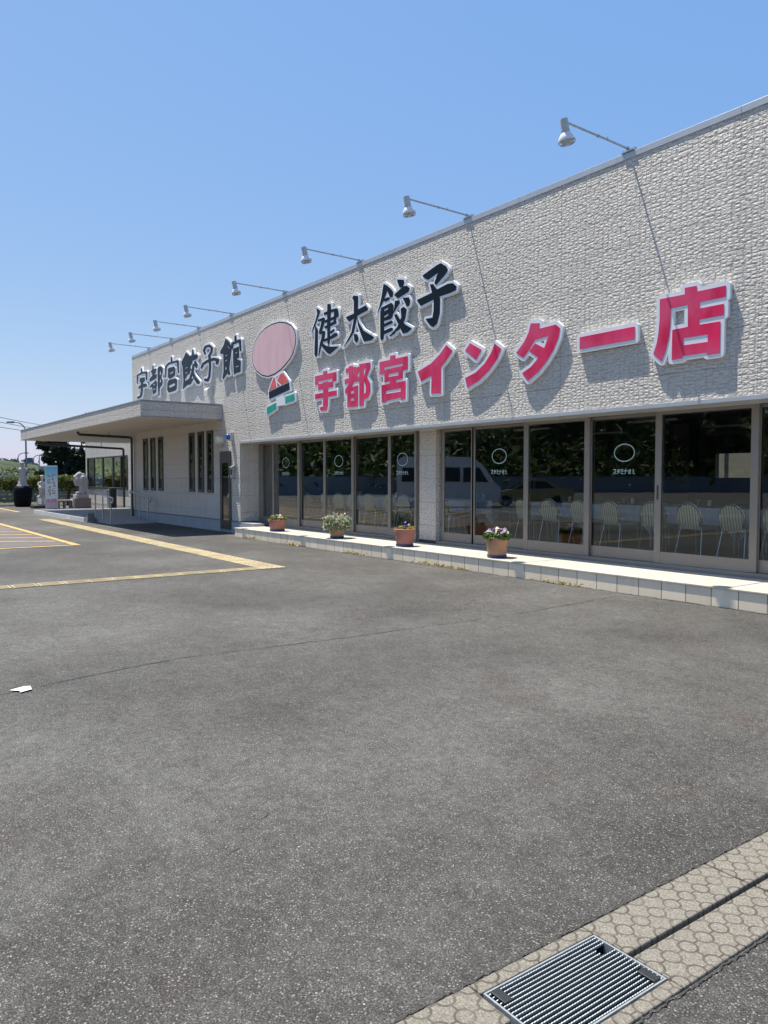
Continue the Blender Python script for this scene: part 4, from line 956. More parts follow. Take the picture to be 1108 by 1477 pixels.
f.box(-19.045, -11.95, 0.54, 0.70, 0.236, 0.298); f.box(-11.42, -0.42, 0.54, 0.70, 0.236, 0.298)
f.box(-12.10, -11.935, 0.55, 0.72, 0.298, 2.435)
f.cbox(-12.05, -12.0, 0.49, 0.548, 0.236, 2.43, 0.006)
f.box(-19.045, -18.98, 0.55, 0.72, 0.298, 2.435)
f.build('window_surround', M_ALU, B)

# tiled step along the glazed front
s = MB(); s.box(-18.20, 4.0, -0.55, 0.53, 0.0, 0.214); st = s.build('step', M_RISER, B)
s = MB(); s.cbox(-18.22, 4.0, -0.565, 0.538, 0.2145, 0.235, 0.004); s.build('step_tread', M_TREAD, B)

# slit windows under the canopy
for a, c in ((-26.92, -26.45), (-26.16, -25.69), (-25.39, -24.94), (-22.64, -22.22), (-21.93, -21.50), (-21.25, -20.81)):
    f = MB(); t = 0.085
    z0, z1 = 1.09, 2.88
    f.cbox(a, a + t, -0.035, 0.01, z0, z1, 0.006); f.cbox(c - t, c, -0.035, 0.01, z0, z1, 0.006)
    f.box(a + t, c - t, -0.032, 0.01, z0, z0 + t); f.box(a + t, c - t, -0.032, 0.01, z1 - t, z1)
    fo = f.build('slit_window', M_ALU_DARK, B)
    q = MB(); q.add([(a + t, -0.012, z0 + t), (c - t, -0.012, z0 + t), (c - t, -0.012, z1 - t), (a + t, -0.012, z1 - t)], [(0, 1, 2, 3)])
    q.build('pane', glass_mat('slit_glass', (0.03, 0.035, 0.03), 0.55) if 'slit_glass' not in bpy.data.materials else bpy.data.materials['slit_glass'], fo, fix=False)
# side door
d = MB()
x0, x1, z0, z1 = -20.30, -19.60, 0.10, 2.25
for bx in ((x0, x0 + 0.13), (x1 - 0.13, x1)): d.cbox(bx[0], bx[1], -0.04, 0.0, z0, z1, 0.005)
d.box(x0 + 0.13, x1 - 0.13, -0.036, -0.002, z1 - 0.32, z1); d.box(x0 + 0.13, x1 - 0.13, -0.036, -0.002, z0, z0 + 0.22)
do = d.build('door', simple('dark_steel_door', (0.10, 0.092, 0.085), 0.35, 0.6, 0.1, 3), B)
q = MB(); q.add([(x0 + 0.13, -0.015, z0 + 0.22), (x1 - 0.13, -0.015, z0 + 0.22), (x1 - 0.13, -0.015, z1 - 0.32), (x0 + 0.13, -0.015, z1 - 0.32)], [(0, 1, 2, 3)])
q.build('pane', bpy.data.materials['slit_glass'], do, fix=False)
h = MB(); h.cbox(x1 - 0.09, x1 - 0.05, -0.075, -0.04, 0.95, 1.08, 0.008); h.build('handle', M_STAIN, do)
h = MB(); h.cbox(x1 - 0.085, x1 - 0.055, -0.06, -0.04, 1.52, 1.58, 0.006); h.build('lock', M_STAIN, do)

# canopy over the entrance
cv = MB()
cv.box(-36.04, -20.17, -2.30, -0.002, 3.15, 3.53)
cv.box(-36.04, -28.12, -0.002, 6.5, 3.15, 3.53)
co_ = cv.build('canopy', M_FACADE, B)
cv = MB(); cv.box(-36.0, -20.21, -2.26, -0.004, 3.128, 3.149); cv.box(-36.0, -28.12, -0.004, 6.5, 3.128, 3.149); cv.build('canopy_soffit', M_SOFFIT, co_)
cv = MB(); cv.cbox(-36.05, -20.155, -2.312, -0.003, 3.531, 3.575, 0.004); cv.cbox(-36.05, -28.11, 0.0, 6.5, 3.5315, 3.5745, 0.004)
cv.box(-36.045, -20.155, -2.308, -2.3015, 3.125, 3.150); cv.box(-20.168, -20.158, -2.30, -0.003, 3.125, 3.150); cv.build('canopy_trim', simple('grey_flashing', (0.27, 0.285, 0.30), 0.45, 0.3), co_)
# downpipes under the canopy
def rounded(pts, r=0.09, n=5):
    out = [Vector(pts[0])]
    for a, c, e in zip(pts[:-2], pts[1:-1], pts[2:]):
        a, c, e = Vector(a), Vector(c), Vector(e)
        p0 = c + (a - c).normalized() * r; p1 = c + (e - c).normalized() * r
        for i in range(n + 1):
            t = i / n; out.append((p0.lerp(c, t)).lerp(c.lerp(p1, t), t))
    out.append(Vector(pts[-1])); return out
dp = MB(); dp.tube(rounded([(-27.95, -1.95, 3.13), (-27.95, -1.95, 3.03), (-27.95, -0.09, 2.98), (-27.95, -0.09, 0.05)]), 0.045, 10)
dp.box(-27.955, -27.945, -0.9, -0.88, 3.0, 3.13); dp.build('downpipe', M_PIPE, B)
dp = MB(); dp.tube(rounded([(-36.0 + 0.2, -1.7, 3.13), (-35.8, -1.7, 3.0), (-35.8, 2.0, 2.86), (-35.8, 2.0, 0.16)]), 0.05, 10)
for y in (-0.4, 1.0): dp.box(-35.805, -35.795, y, y + 0.02, 2.9, 3.13)
dp.build('downpipe', M_PIPE, B)

# recessed entrance side: wing beyond the porch
w = MB()
w.box(-46.62, -46.2, 3.1, 3.35, 0.12, 4.0); w.box(-38.8, -28.06, 3.1, 3.35, 0.12, 4.0)
w.box(-46.2, -38.8, 3.1, 3.35, 0.12, 1.0); w.box(-46.2, -38.8, 3.1, 3.35, 2.62, 4.0); w.box(-46.62, -46.35, 3.35, 11, 0.12, 4.0); w.box(-46.62, -28.06, 10.8, 11.0, 0.12, 4.0)
w.build('wing_wall', M_FACADE, B)
w = MB(); w.box(-46.66, -28.06, 3.06, 11.02, 3.99, 4.07); w.build('wing_roof', M_COPING, B)
w = MB(); w.box(-46.64, -28.06, 3.085, 3.3, 0.0, 0.13); w.build('wing_plinth', M_PLINTH, B)
f = MB()
f.cbox(-46.25, -38.75, 3.05, 3.14, 0.93, 1.02, 0.01); f.cbox(-46.25, -38.75, 3.06, 3.14, 2.60, 2.68, 0.01)
for x, t in ((-46.25, 0.12), (-44.9, 0.10), (-43.2, 0.16), (-41.3, 0.16), (-39.9, 0.12), (-38.87, 0.12)): f.box(x, x + t, 3.065, 3.145, 1.02, 2.60)
fo = f.build('wide_window', M_ALU_DARK, B)
for a, c, gm in ((-46.13, -44.9, 'slit_glass'), (-44.8, -43.2, 'w'), (-43.04, -41.3, 'w'), (-41.14, -39.9, 'w'), (-39.78, -38.87, 'slit_glass')):
    q = MB(); q.add([(a, 3.11, 1.02), (c, 3.11, 1.02), (c, 3.11, 2.60), (a, 3.11, 2.60)], [(0, 1, 2, 3)])
    if 'wing_glass' not in bpy.data.materials: glass_mat('wing_glass', (0.06, 0.07, 0.065), 1.5)
    q.build('pane', bpy.data.materials['slit_glass' if gm != 'w' else 'wing_glass'], fo, fix=False)
w = MB(); w.box(-46.3, -38.6, 3.4, 10.7, 0.9, 0.92); w.box(-46.3, -28.1, 6.0, 6.05, 0.13, 3.9); w.build('wing_interior', M_INT_WALL, B)

# plain store wall behind the restaurant, seen through the rear window
w = thing('store_wall', 'cream store wall glimpsed through the rear window of the dining room', 'wall', (-12, 15, 0))
q = MB(); q.box(-19.0, -9.0, 15.0, 15.2, 0, 3.4); q.build('wall', M_CREAM, w)
q = MB(); q.box(-15.1, -14.98, 14.95, 14.999, 0, 3.2); q.box(-14.1, -14.0, 14.95, 14.999, 0, 3.2); q.build('post', simple('grey_post', (0.25, 0.25, 0.24), 0.6), w)

# ------------------------------------------------------------------ channel-letter signs
H = 0.0075
BORDER = {'red': 0.052, 'black': 0.045, 'dark': 0.05, 'sign': 0.05}
FACE = {'red': M_RED, 'black': M_BLACK, 'dark': M_DARKGREY}
NOTE = {'店': 'large red 店 letter sign with white border, at the right end of the lower row',
        'ー': 'red long-vowel bar ー letter sign with white border, beside the 店 letter',
        'タ': 'red katakana タ letter sign with white border on the siding',
        'ン': 'red katakana ン letter sign of two strokes with white border',
        'イ': 'red katakana イ letter sign with white border on the siding',
        '宇': 'small red 宇 letter sign with white border, first of the red row',
        '都': 'small red 都 letter sign with white border on the siding',
        '宮': 'small red 宮 letter sign with white border on the siding',
        '健': 'black brush-style 健 letter sign beside the pink sign board',
        '太': 'black brush-style 太 letter sign with white border, second of the upper row',
        '餃': 'black brush-style 餃 letter sign with white border in the upper row',
        '子': 'black brush-style 子 letter sign, highest and rightmost of the black letters',
        '宇small': 'dark rounded 宇 letter sign near the far corner above the canopy',
        '都small': 'dark rounded 都 letter sign above the entrance canopy',
        '宮small': 'dark rounded 宮 letter sign above the entrance canopy',
        '餃small': 'dark rounded 餃 letter sign above the entrance canopy',
        '子small': 'dark rounded 子 letter sign with looped head above the canopy end',
        '館small': 'dark rounded 館 letter sign left of the pink sign board'}
GROUP = {'red': 'red letters of the lower sign row', 'black': 'black letters of the upper sign row', 'dark': 'dark letters above the canopy'}
for k, (kind, A, Sb) in GLYPHS.items():
    if kind == 'sign': continue
    A = unflat(A); Sb = unflat(Sb)
    allp = np.vstack(A); cx, cz = (allp.min(0) + allp.max(0)) / 2
    xs, zs, D = field(A, Sb, 0.09, H)
    t = thing('sign_letter', NOTE[k], 'letter sign', (float(cx), 0, float(allp[:, 1].min())), 0, GROUP[kind])
    put(plate(contours(xs, zs, D, BORDER[kind], 0.03), -0.060, 0.063), 'letter_body', M_WHITE, t)
    put(plate(contours(xs, zs, D, 0.0, 0.012), -0.066, 0.0055), 'letter_face', FACE[kind], t)

# rounded sign board in the place of the pictorial sign: plain coloured panels in its colours
parts = {k: (unflat(A), unflat(Sb)) for k, (kind, A, Sb) in GLYPHS.items() if kind == 'sign'}
sb = thing('sign_board', 'cut-out sign board with pink oval panel, coral panel reading K and green panels', 'sign board', (-14.9, 0, 2.6))
allA = [p for k in ('pink', 'shirt', 'band', 'greenl', 'greenr') for p in parts[k][0]]
# a white stem behind the panels joins them
px = np.vstack(parts['pink'][0]).mean(0); gx = (np.vstack(parts['greenl'][0]).mean(0) + np.vstack(parts['greenr'][0]).mean(0)) / 2
stem = np.array([[px[0] - 0.12, px[1]], [px[0] + 0.12, px[1]], [gx[0] + 0.16, gx[1]], [gx[0] - 0.16, gx[1]]])
xs, zs, D = field(allA + [stem], [], 0.1, H)
put(plate(contours(xs, zs, D, 0.05, 0.03), -0.060, 0.063), 'board_body', M_WHITE, sb)
xs, zs, D = field(parts['pink'][0], [], 0.1, H)
put(plate(contours(xs, zs, D, 0.016, 0.03), -0.0625, 0.002), 'outline_panel', M_BLACK, sb)
put(plate(contours(xs, zs, D, -0.012, 0.03), -0.0665, 0.0035), 'pink_panel', M_PINK, sb)
for key, nm, mt in (('shirt', 'coral_panel', M_CORAL), ('band', 'black_panel', M_BLACK), ('greenl', 'green_panel', M_GREEN), ('greenr', 'green_panel', M_GREEN)):
    xs, zs, D = field(parts[key][0], [], 0.1, H)
    put(plate(contours(xs, zs, D, 0.0, 0.02), -0.066, 0.0055), nm, mt, sb)
xs, zs, D = field(parts['K'][0], [], 0.03, 0.003)
put(plate(contours(xs, zs, D, 0.0, 0.01, 0.0007), -0.069, 0.0028), 'panel_letter', M_WHITE, sb)

# ------------------------------------------------------------------ window film: caption and a plain ring
def strokes_poly(sts, w):
    out = []
    for st in sts:
        for (ax, az), (bx, bz) in zip(st[:-1], st[1:]):
            d = np.array([bx - ax, bz - az], float); d /= np.hypot(*d) + 1e-9
            n = np.array([-d[1], d[0]]) * w / 2; e = d * w / 2
            out.append(np.array([np.array([ax, az]) - e + n, np.array([bx, bz]) + e + n, np.array([bx, bz]) + e - n, np.array([ax, az]) - e - n]))
    return out
def norm(key):
    kind, A, Sb = GLYPHS[key]; A = unflat(A); Sb = unflat(Sb)
    p = np.vstack(A); lo = p.min(0); sc = 0.92 / (p.max(0) - lo)
    return [(q - lo) * sc + 0.04 for q in A], [(q - lo) * sc + 0.04 for q in Sb]
cap = [(strokes_poly([[(0.1, 0.85), (0.85, 0.85), (0.7, 0.55), (0.1, 0.1)], [(0.55, 0.42), (0.95, 0.08)]], 0.14), []), norm('タ'),
       (strokes_poly([[(0.2, 0.9), (0.85, 0.78)], [(0.2, 0.6), (0.8, 0.48)], [(0.1, 0.28), (0.85, 0.08)]], 0.14), []),
       (strokes_poly([[(0.05, 0.62), (0.95, 0.62)], [(0.5, 0.95), (0.5, 0.5), (0.2, 0.05)]], 0.14), []), norm('健'), norm('太')]
def decal(win, cx, zc, y, wid):
    A, Sb = [], []
    cw = wid / 6.0
    for i, (a, s_) in enumerate(cap):
        A += [q * [cw * 0.92, cw * 1.25] + [cx - wid / 2 + i * cw, zc - 0.30] for q in a]
        Sb += [q * [cw * 0.92, cw * 1.25] + [cx - wid / 2 + i * cw, zc - 0.30] for q in s_]
    xs, zs, D = field(A, Sb, 0.02, 0.0028)
    put(plate(contours(xs, zs, D, 0.0, 0.004, 0.0006), y, 0.0012), 'caption_film', M_DECAL, win)
    th = np.linspace(0, 2 * np.pi, 41)[:-1]
    o = np.stack([cx + 0.185 * np.cos(th), zc + 0.02 + 0.135 * np.sin(th)], 1)
    i_ = np.stack([cx + 0.17 * np.cos(th), zc + 0.02 + 0.12 * np.sin(th)], 1)
    put(plate([o, i_[::-1]], y, 0.0012), 'ring_film', M_DECAL, win)
for wi, cx, zc, wid in ((13, -7.17, 1.86, 0.40), (11, -9.80, 1.87, 0.42), (5, -12.56, 1.87, 0.42), (3, -15.0, 1.88, 0.42), (1, -17.55, 1.88, 0.42)):
    yc = 0.585 if wi in (1, 3, 5, 12, 14, 16, 18) else 0.635
    decal(WIN[wi], cx, zc, yc - 0.004, wid)

# ------------------------------------------------------------------ floodlights along the parapet
def floodlight(label):
    t = thing('floodlight', label, 'floodlight', (0, 0, 0), 0, 'floodlights on arms along the roof edge')
    a = MB(); a.tube([(0, 0.06, 5.975), (0, -0.55, 5.985), (0, -1.27, 5.995)], 0.014, 8)
    a.tube([(0, -0.62, 5.985), (0, -0.66, 5.987)], 0.02, 8); a.tube([(0, -0.45, 5.985), (0, -0.45, 6.02)], 0.008, 6)
    a.build('arm', M_STEEL, t)
    b_ = MB(); b_.box(-0.10, 0.10, -0.03, 0.10, 5.931, 5.945); b_.box(-0.02, 0.02, -0.03, -0.015, 5.945, 6.0); b_.box(-0.02, 0.02, 0.05, 0.065, 5.945, 6.0)
    b_.box(-0.10, -0.085, 0.0, 0.05, 5.945, 5.975); b_.box(0.085, 0.10, 0.0, 0.05, 5.945, 5.975)
    b_.build('bracket', M_STEEL, t)
    ax = Vector((0.0, 0.24, -1.0)).normalized()      # the lamp points down and a little towards the wall
    o = Vector((0, -1.31, 6.03))
    def L(prof, mat, name, parent, n=20):
        m_ = MB(); m_.lathe(prof, n, o, ax); return m_.build(name, mat, parent, smooth=True)
    hd = L([(0.0, 0.0), (0.048, 0.004), (0.052, 0.02), (0.050, 0.13), (0.055, 0.135), (0.053, 0.165), (0.05, 0.17)], M_LAMPGREY, 'lamp_holder', t)
    L([(0.05, 0.168), (0.07, 0.185), (0.098, 0.225), (0.106, 0.26), (0.106, 0.268), (0.098, 0.262), (0.06, 0.20)], M_LAMPWHITE, 'reflector', t, 24)
    L([(0.096, 0.262), (0.09, 0.275), (0.05, 0.29), (0.0, 0.295)], simple('frosted_lamp_glass', (0.55, 0.56, 0.56), 0.25), 'bulb', t, 20)
    gd = MB(); q = Vector((0, 0, 1)).rotation_difference(ax)
    def ring(rad, z): gd.tube([o + q @ Vector((rad * math.cos(k * math.pi / 10), rad * math.sin(k * math.pi / 10), z)) for k in range(21)], 0.0045, 5)
    ring(0.106, 0.285); ring(0.085, 0.31)
    for k in range(4):
        an = k * math.pi / 4
        gd.tube([o + q @ Vector((0.106 * math.cos(an), 0.106 * math.sin(an), 0.265)), o + q @ Vector((0.106 * math.cos(an), 0.106 * math.sin(an), 0.285)), o + q @ Vector((0.085 * math.cos(an), 0.085 * math.sin(an), 0.31)), o + q @ Vector((-0.085 * math.cos(an), -0.085 * math.sin(an), 0.31)), o + q @ Vector((-0.106 * math.cos(an), -0.106 * math.sin(an), 0.285))], 0.0045, 5)
    gd.build('lamp_guard', M_STEEL, t)
    return t
FL = [(-6.69, 'floodlight on roof arm at far right, nearest and largest of the eight'),
      (-9.945, 'floodlight on roof arm, second from the right, above the red タ and ン letters'),
      (-13.253, 'floodlight on roof arm, third from the right, above the black 太 letter'),
      (-16.473, 'floodlight on roof arm, fourth from the right, above the pink sign board'),
      (-19.507, 'floodlight on roof arm, fourth from the left, above the dark 館 letter'),
      (-21.82, 'floodlight on roof arm, third from the left'),
      (-24.08, 'floodlight on roof arm, second from the left'),
      (-26.24, 'floodlight on roof arm, leftmost and smallest of the eight')]
f0 = floodlight(FL[0][1]); f0.location = (FL[0][0], 0, 0)
for i, (x, lb) in enumerate(FL[1:]):
    fo = dup(f0, (x, 0, 0), rnd.uniform(-0.02, 0.02), lb)

# ------------------------------------------------------------------ small fittings on the wall
def vent(x, z, lb):
    t = thing('vent_hood', lb, 'vent hood', (x, 0, z), 0, 'vent hoods above the canopy')
    m_ = MB()
    pr = [(0, 0.16), (0.05, 0.15), (-0.03, 0.16)]
    prof = [(-0.0, -0.13), (-0.0, 0.13)] + [(-0.17 * math.sin(a_), 0.02 + 0.11 * math.cos(a_)) for a_ in np.linspace(0.15, math.pi / 2, 6)] + [(-0.17, -0.13)]
    m_.prism([(p[0], z + p[1]) for p in prof], 'x', x - 0.13, x + 0.13)
    m_.build('hood', simple('vent_enamel', (0.62, 0.60, 0.55), 0.45, 0, 0.05, 6, dirt=0.15), t)
    m_ = MB(); m_.box(x - 0.16, x + 0.16, -0.008, 0.002, z - 0.15, z + 0.15); m_.build('flange', M_LAMPGREY, t)
vent(-20.94, 3.99, 'beige vent hood on the wall under the dark 子 letter')
vent(-24.6, 3.72, 'dark vent hood just above the canopy top under the dark 餃 letter')
t = thing('wall_lamp', 'cream drum wall lamp above the side door', 'wall lamp', (-20.12, 0, 2.5))
m_ = MB(); m_.lathe([(0.10, 0.0), (0.115, 0.03), (0.115, 0.15), (0.10, 0.19), (0.0, 0.195)], 20, (-20.12, -0.03, 2.56), (0, -1, 0)); m_.build('lamp_shade', simple('cream_plastic', (0.66, 0.62, 0.50), 0.4), t, smooth=True)
m_ = MB(); m_.cbox(-20.22, -20.02, -0.035, 0.002, 2.46, 2.66, 0.01); m_.tube([(-20.12, -0.08, 2.46), (-20.12, -0.1, 2.40)], 0.035, 10); m_.build('base', M_LAMPGREY, t)
t = thing('alarm_beacon', 'small blue round beacon on a pale box beside the wall lamp', 'beacon', (-19.5, 0, 2.6))
m_ = MB(); m_.cbox(-19.60, -19.44, -0.09, 0.002, 2.53, 2.76, 0.01); m_.build('box', M_LAMPGREY, t)
m_ = MB(); m_.lathe([(0.075, 0), (0.08, 0.03), (0.06, 0.07), (0.0, 0.085)], 16, (-19.54, -0.09, 2.64), (0, -1, 0)); m_.build('lens', simple('blue_lens', (0.02, 0.08, 0.35), 0.25), t, smooth=True)
t = thing('intercom_box', 'small grey intercom box on the siding right of the side door', 'intercom', (-19.42, 0, 1.6))
m_ = MB(); m_.cbox(-19.50, -19.34, -0.085, 0.002, 1.50, 1.80, 0.008); m_.prism([(-0.13, 1.80), (0.0, 1.86), (0.0, 1.80)], 'x', -19.51, -19.33); m_.build('housing', M_STEEL, t)
m_ = MB(); m_.box(-19.47, -19.37, -0.0875, -0.0852, 1.60, 1.74); m_.build('panel', M_IRON, t)

# ------------------------------------------------------------------ handrails of the ramp
def handrail(y, lb):
    t = thing('handrail', lb, 'handrail', (-26.6, y, 0), 0, 'handrails of the entrance ramp')
    for x, zb, zt in ((-25.7, 0.03, 0.84), (-26.6, 0.09, 0.93), (-27.5, 0.135, 1.03)):
        m_ = MB(); m_.tube([(x, y, zb), (x, y, zt)], 0.024, 10); m_.build('post', M_STEEL, t)
    m_ = MB(); m_.tube(rounded([(-25.7, y, 0.72), (-25.48, y, 0.70), (-25.42, y, 0.86), (-26.6, y, 0.94), (-27.5, y, 1.04), (-27.62, y, 1.06), (-27.62, y, 0.95)], 0.05), 0.028, 10); m_.build('rail', M_STEEL, t, smooth=True)
handrail(-1.52, 'galvanised handrail on the car park side of the entrance ramp')
handrail(-0.28, 'galvanised handrail on the wall side of the entrance ramp')
t = thing('concrete_block', 'dark wedge-shaped concrete block beside the foot of the porch step', 'block', (-27.15, -1.8, 0))
m_ = MB(); m_.add([(-27.3, -1.95, 0), (-26.95, -1.95, 0), (-26.95, -1.66, 0), (-27.3, -1.66, 0), (-27.24, -1.9, 0.31), (-27.01, -1.9, 0.31), (-27.01, -1.7, 0.31), (-27.24, -1.7, 0.31)], [(3, 2, 1, 0), (4, 5, 6, 7), (0, 1, 5, 4), (1, 2, 6, 5), (2, 3, 7, 6), (3, 0, 4, 7)])
m_.build('block', simple('dark_concrete', (0.16, 0.16, 0.165), 0.85, 0, 0.2, 6), t)
t = thing('ash_bin', 'grey twin-post ash bin beside the entrance under the wing window', 'ash bin', (-40.0, 2.7, 0.0))
m_ = MB(); m_.cbox(-40.3, -40.02, 2.5, 2.8, 0.0, 0.95, 0.02); m_.build('bin_body', M_STAIN, t)
m_ = MB(); m_.cbox(-39.92, -39.64, 2.5, 2.8, 0.0, 1.02, 0.02); m_.box(-39.86, -39.7, 2.497, 2.5, 0.72, 0.86); m_.build('bin_body', M_IRON, t)

# ------------------------------------------------------------------ flower pots on the step
def pot(x, y, r, h, mat, lb, plants):
    z0 = 0.2352
    t = thing('flower_pot', lb, 'flower pot', (x, y, z0), rnd.uniform(0, 6), 'flower pots along the tiled step')
    ox = Vector((x, y, z0))
    rb = r * 0.74
    m_ = MB(); m_.lathe([(rb * 1.02, 0.0), (rb * 1.1, 0.008), (rb * 1.14, 0.045), (rb * 1.10, 0.047), (rb * 1.04, 0.02)], 28, ox); m_.build('saucer', M_BLUEPL, t, smooth=True)
    m_ = MB(); m_.lathe([(rb, 0.02), (rb * 1.02, 0.03), (r * 0.93, h * 0.80), (r * 0.93, h * 0.82), (r, h * 0.83), (r * 1.01, h * 0.97), (r * 0.97, h), (r * 0.91, h * 0.99), (r * 0.89, h * 0.90)], 32, ox); m_.build('pot', mat, t, smooth=True)
    m_ = MB(); m_.lathe([(r * 0.895, h * 0.90), (r * 0.5, h * 0.93), (0.0, h * 0.94)], 20, ox); m_.build('soil', M_SOIL, t)
    rg = random.Random(int(-x * 100))
    for nm, mt, n, spread, zlo, zhi, size, flat in plants:
        pts = []
        for _ in range(n):
            a = rg.uniform(0, 6.283); q = math.sqrt(rg.random()) * spread * r
            k = rg.random()
            zz = h * 0.95 + (zlo + (zhi - zlo) * k) * (1 - 0.35 * (q / (spread * r)) ** 2)
            pts.append((x + q * math.cos(a), y + q * math.sin(a), z0 + zz))
        m_ = MB()
        if 'blossom' in nm:
            for p_ in pts:                                  # five petals round a small centre
                nrm = Vector((rg.gauss(0, 0.6), rg.gauss(-0.5, 0.6), rg.uniform(0.3, 1))).normalized(); u = nrm.orthogonal().normalized(); v2 = nrm.cross(u)
                for s_ in range(5):
                    an = s_ * 1.2566; d_ = u * math.cos(an) + v2 * math.sin(an); e_ = nrm.cross(d_)
                    P0 = Vector(p_)
                    m_.add([P0, P0 + d_ * size * 0.6 + e_ * size * 0.42, P0 + d_ * size + nrm * size * 0.15, P0 + d_ * size * 0.6 - e_ * size * 0.42], [(0, 1, 2, 3)])
        else:
            m_.leaves(pts, size, rg, flat)
        if 'stem' in nm: pass
        m_.build(nm, mt, t, fix=False)
    return t
pot(-8.88, -0.30, 0.19, 0.33, M_TERRA2, 'pale terracotta pot of violet and white pansies, nearest of the pots on the step',
    [('foliage', M_LEAFPOT, 520, 1.08, -0.02, 0.10, 0.045, 0.5), ('blossoms', M_FLP, 26, 1.0, 0.08, 0.17, 0.034, 0), ('blossoms', M_FLW, 20, 1.1, 0.07, 0.16, 0.032, 0), ('blossoms', M_FLY, 14, 1.0, 0.08, 0.16, 0.032, 0)])
pot(-11.36, -0.27, 0.20, 0.33, M_TERRARED, 'reddish pot with a few yellowed stems and one violet flower, second nearest on the step',
    [('foliage', M_LEAFDRY, 60, 0.9, -0.02, 0.07, 0.05, 0.2), ('dry_stalk', M_LEAFPOT, 26, 0.9, -0.02, 0.08, 0.05, 0.2), ('blossoms', M_FLP, 4, 0.4, 0.06, 0.14, 0.035, 0)])
pot(-13.73, -0.27, 0.18, 0.27, M_TERRA2, 'tan pot overflowing with bushy variegated green and cream leaves on the step',
    [('foliage', M_LEAFVAR, 1400, 1.72, -0.10, 0.27, 0.036, 0.4), ('under_foliage', M_LEAFPOT, 420, 1.55, -0.08, 0.2, 0.036, 0.3), ('blossoms', M_FLPK, 26, 1.2, 0.15, 0.30, 0.025, 0), ('blossoms', M_FLW, 50, 1.7, 0.05, 0.30, 0.02, 0)])
pot(-16.42, -0.27, 0.22, 0.28, M_TERRARED, 'wide red pot of low mixed flowers, farthest of the pots on the step',
    [('foliage', M_LEAFPOT, 260, 1.0, -0.02, 0.09, 0.05, 0.4), ('dry_stalk', M_LEAFDRY, 80, 0.95, 0.0, 0.09, 0.045, 0.3), ('blossoms', M_FLPK, 22, 0.95, 0.05, 0.13, 0.032, 0), ('blossoms', M_FLY, 14, 1.0, 0.05, 0.13, 0.032, 0)])

# ------------------------------------------------------------------ dining room: chairs and tables behind the glass
def arch(w, z0, z1, r, n=8):
    pts = [(-w * 0.86, z0 + 0.06), (-w * 0.80, z0 + 0.015), (-w * 0.6, z0)]
    pts = [(-w * 0.62, z0), (w * 0.62, z0), (w * 0.82, z0 + 0.03), (w * 0.9, z0 + 0.10)]
    for k in range(n + 1):
        a = k / n * math.pi
        pts.append((w * math.cos(a), z1 - r + r * math.sin(a)))
    pts += [(-w * 0.9, z0 + 0.10), (-w * 0.82, z0 + 0.03)]
    return pts
def chair(label):
    t = thing('banquet_chair', label, 'chair', (0, 0, 0), 0, 'striped chairs in the dining room')
    k = 0.20                                           # backrest leans towards -Y
    def lean(z): return -0.20 - (z - 0.43) * k
    pr = arch(0.20, 0.44, 0.80, 0.19)
    m_ = MB(); n = len(pr)
    fr = [(p[0], lean(p[1]) - 0.022, p[1]) for p in pr]; bk = [(p[0], lean(p[1]) + 0.022, p[1]) for p in pr]
    m_.add(fr + bk, [tuple(range(n)), tuple(reversed(range(n, 2 * n)))] + [(i, (i + 1) % n, n + (i + 1) % n, n + i) for i in range(n)])
    m_.build('backrest', M_FABRIC, t)
    m_ = MB(); m_.cbox(-0.205, 0.205, -0.21, 0.21, 0.41, 0.465, 0.02); m_.build('seat', M_FABRIC, t)
    al = simple('chair_tube', (0.50, 0.50, 0.47), 0.3, 0.8, 0.05, 10)
    o_ = [(0.215 * math.cos(a), 0.62 + 0.205 * math.sin(a)) for a in np.linspace(0, math.pi, 10)]
    pts = [(0.20, lean(0.42), 0.42)] + [(x, lean(z), z) for x, z in o_] + [(-0.20, lean(0.42), 0.42)]
    m_ = MB(); m_.tube(pts, 0.011, 6); m_.build('back_frame', al, t)
    for sx in (-1, 1):
        m_ = MB(); m_.tube([(sx * 0.19, -0.19, 0.42), (sx * 0.23, -0.27, 0.0)], 0.011, 6); m_.build('leg', al, t)
        m_ = MB(); m_.tube([(sx * 0.19, 0.18, 0.42), (sx * 0.20, 0.22, 0.0)], 0.011, 6); m_.build('leg', al, t)
    return t
CX = [-6.0, -6.69, -7.43, -8.24, -9.0, -9.75, -10.56, -11.22, -13.84, -15.46, -16.05, -16.96, -17.7, -18.54, -19.24, -20.08]
ORD = ['first', 'second', 'third', 'fourth', 'fifth', 'sixth', 'seventh', 'eighth', 'ninth', 'tenth', 'eleventh', 'twelfth', 'thirteenth', 'fourteenth', 'fifteenth', 'sixteenth']
c0 = None
for i, x in enumerate(CX):
    lb = 'cream and olive striped banquet chair behind the glass, %s from the right in its row' % ORD[i]
    loc = (x * 10.9 / 11.9, 2.02 + rnd.uniform(-0.04, 0.04), 0.30)
    if c0 is None: c0 = chair(lb); c0.location = loc; c0.rotation_euler.z = rnd.uniform(-0.1, 0.1)
    else: dup(c0, loc, rnd.uniform(-0.24, 0.24), lb)
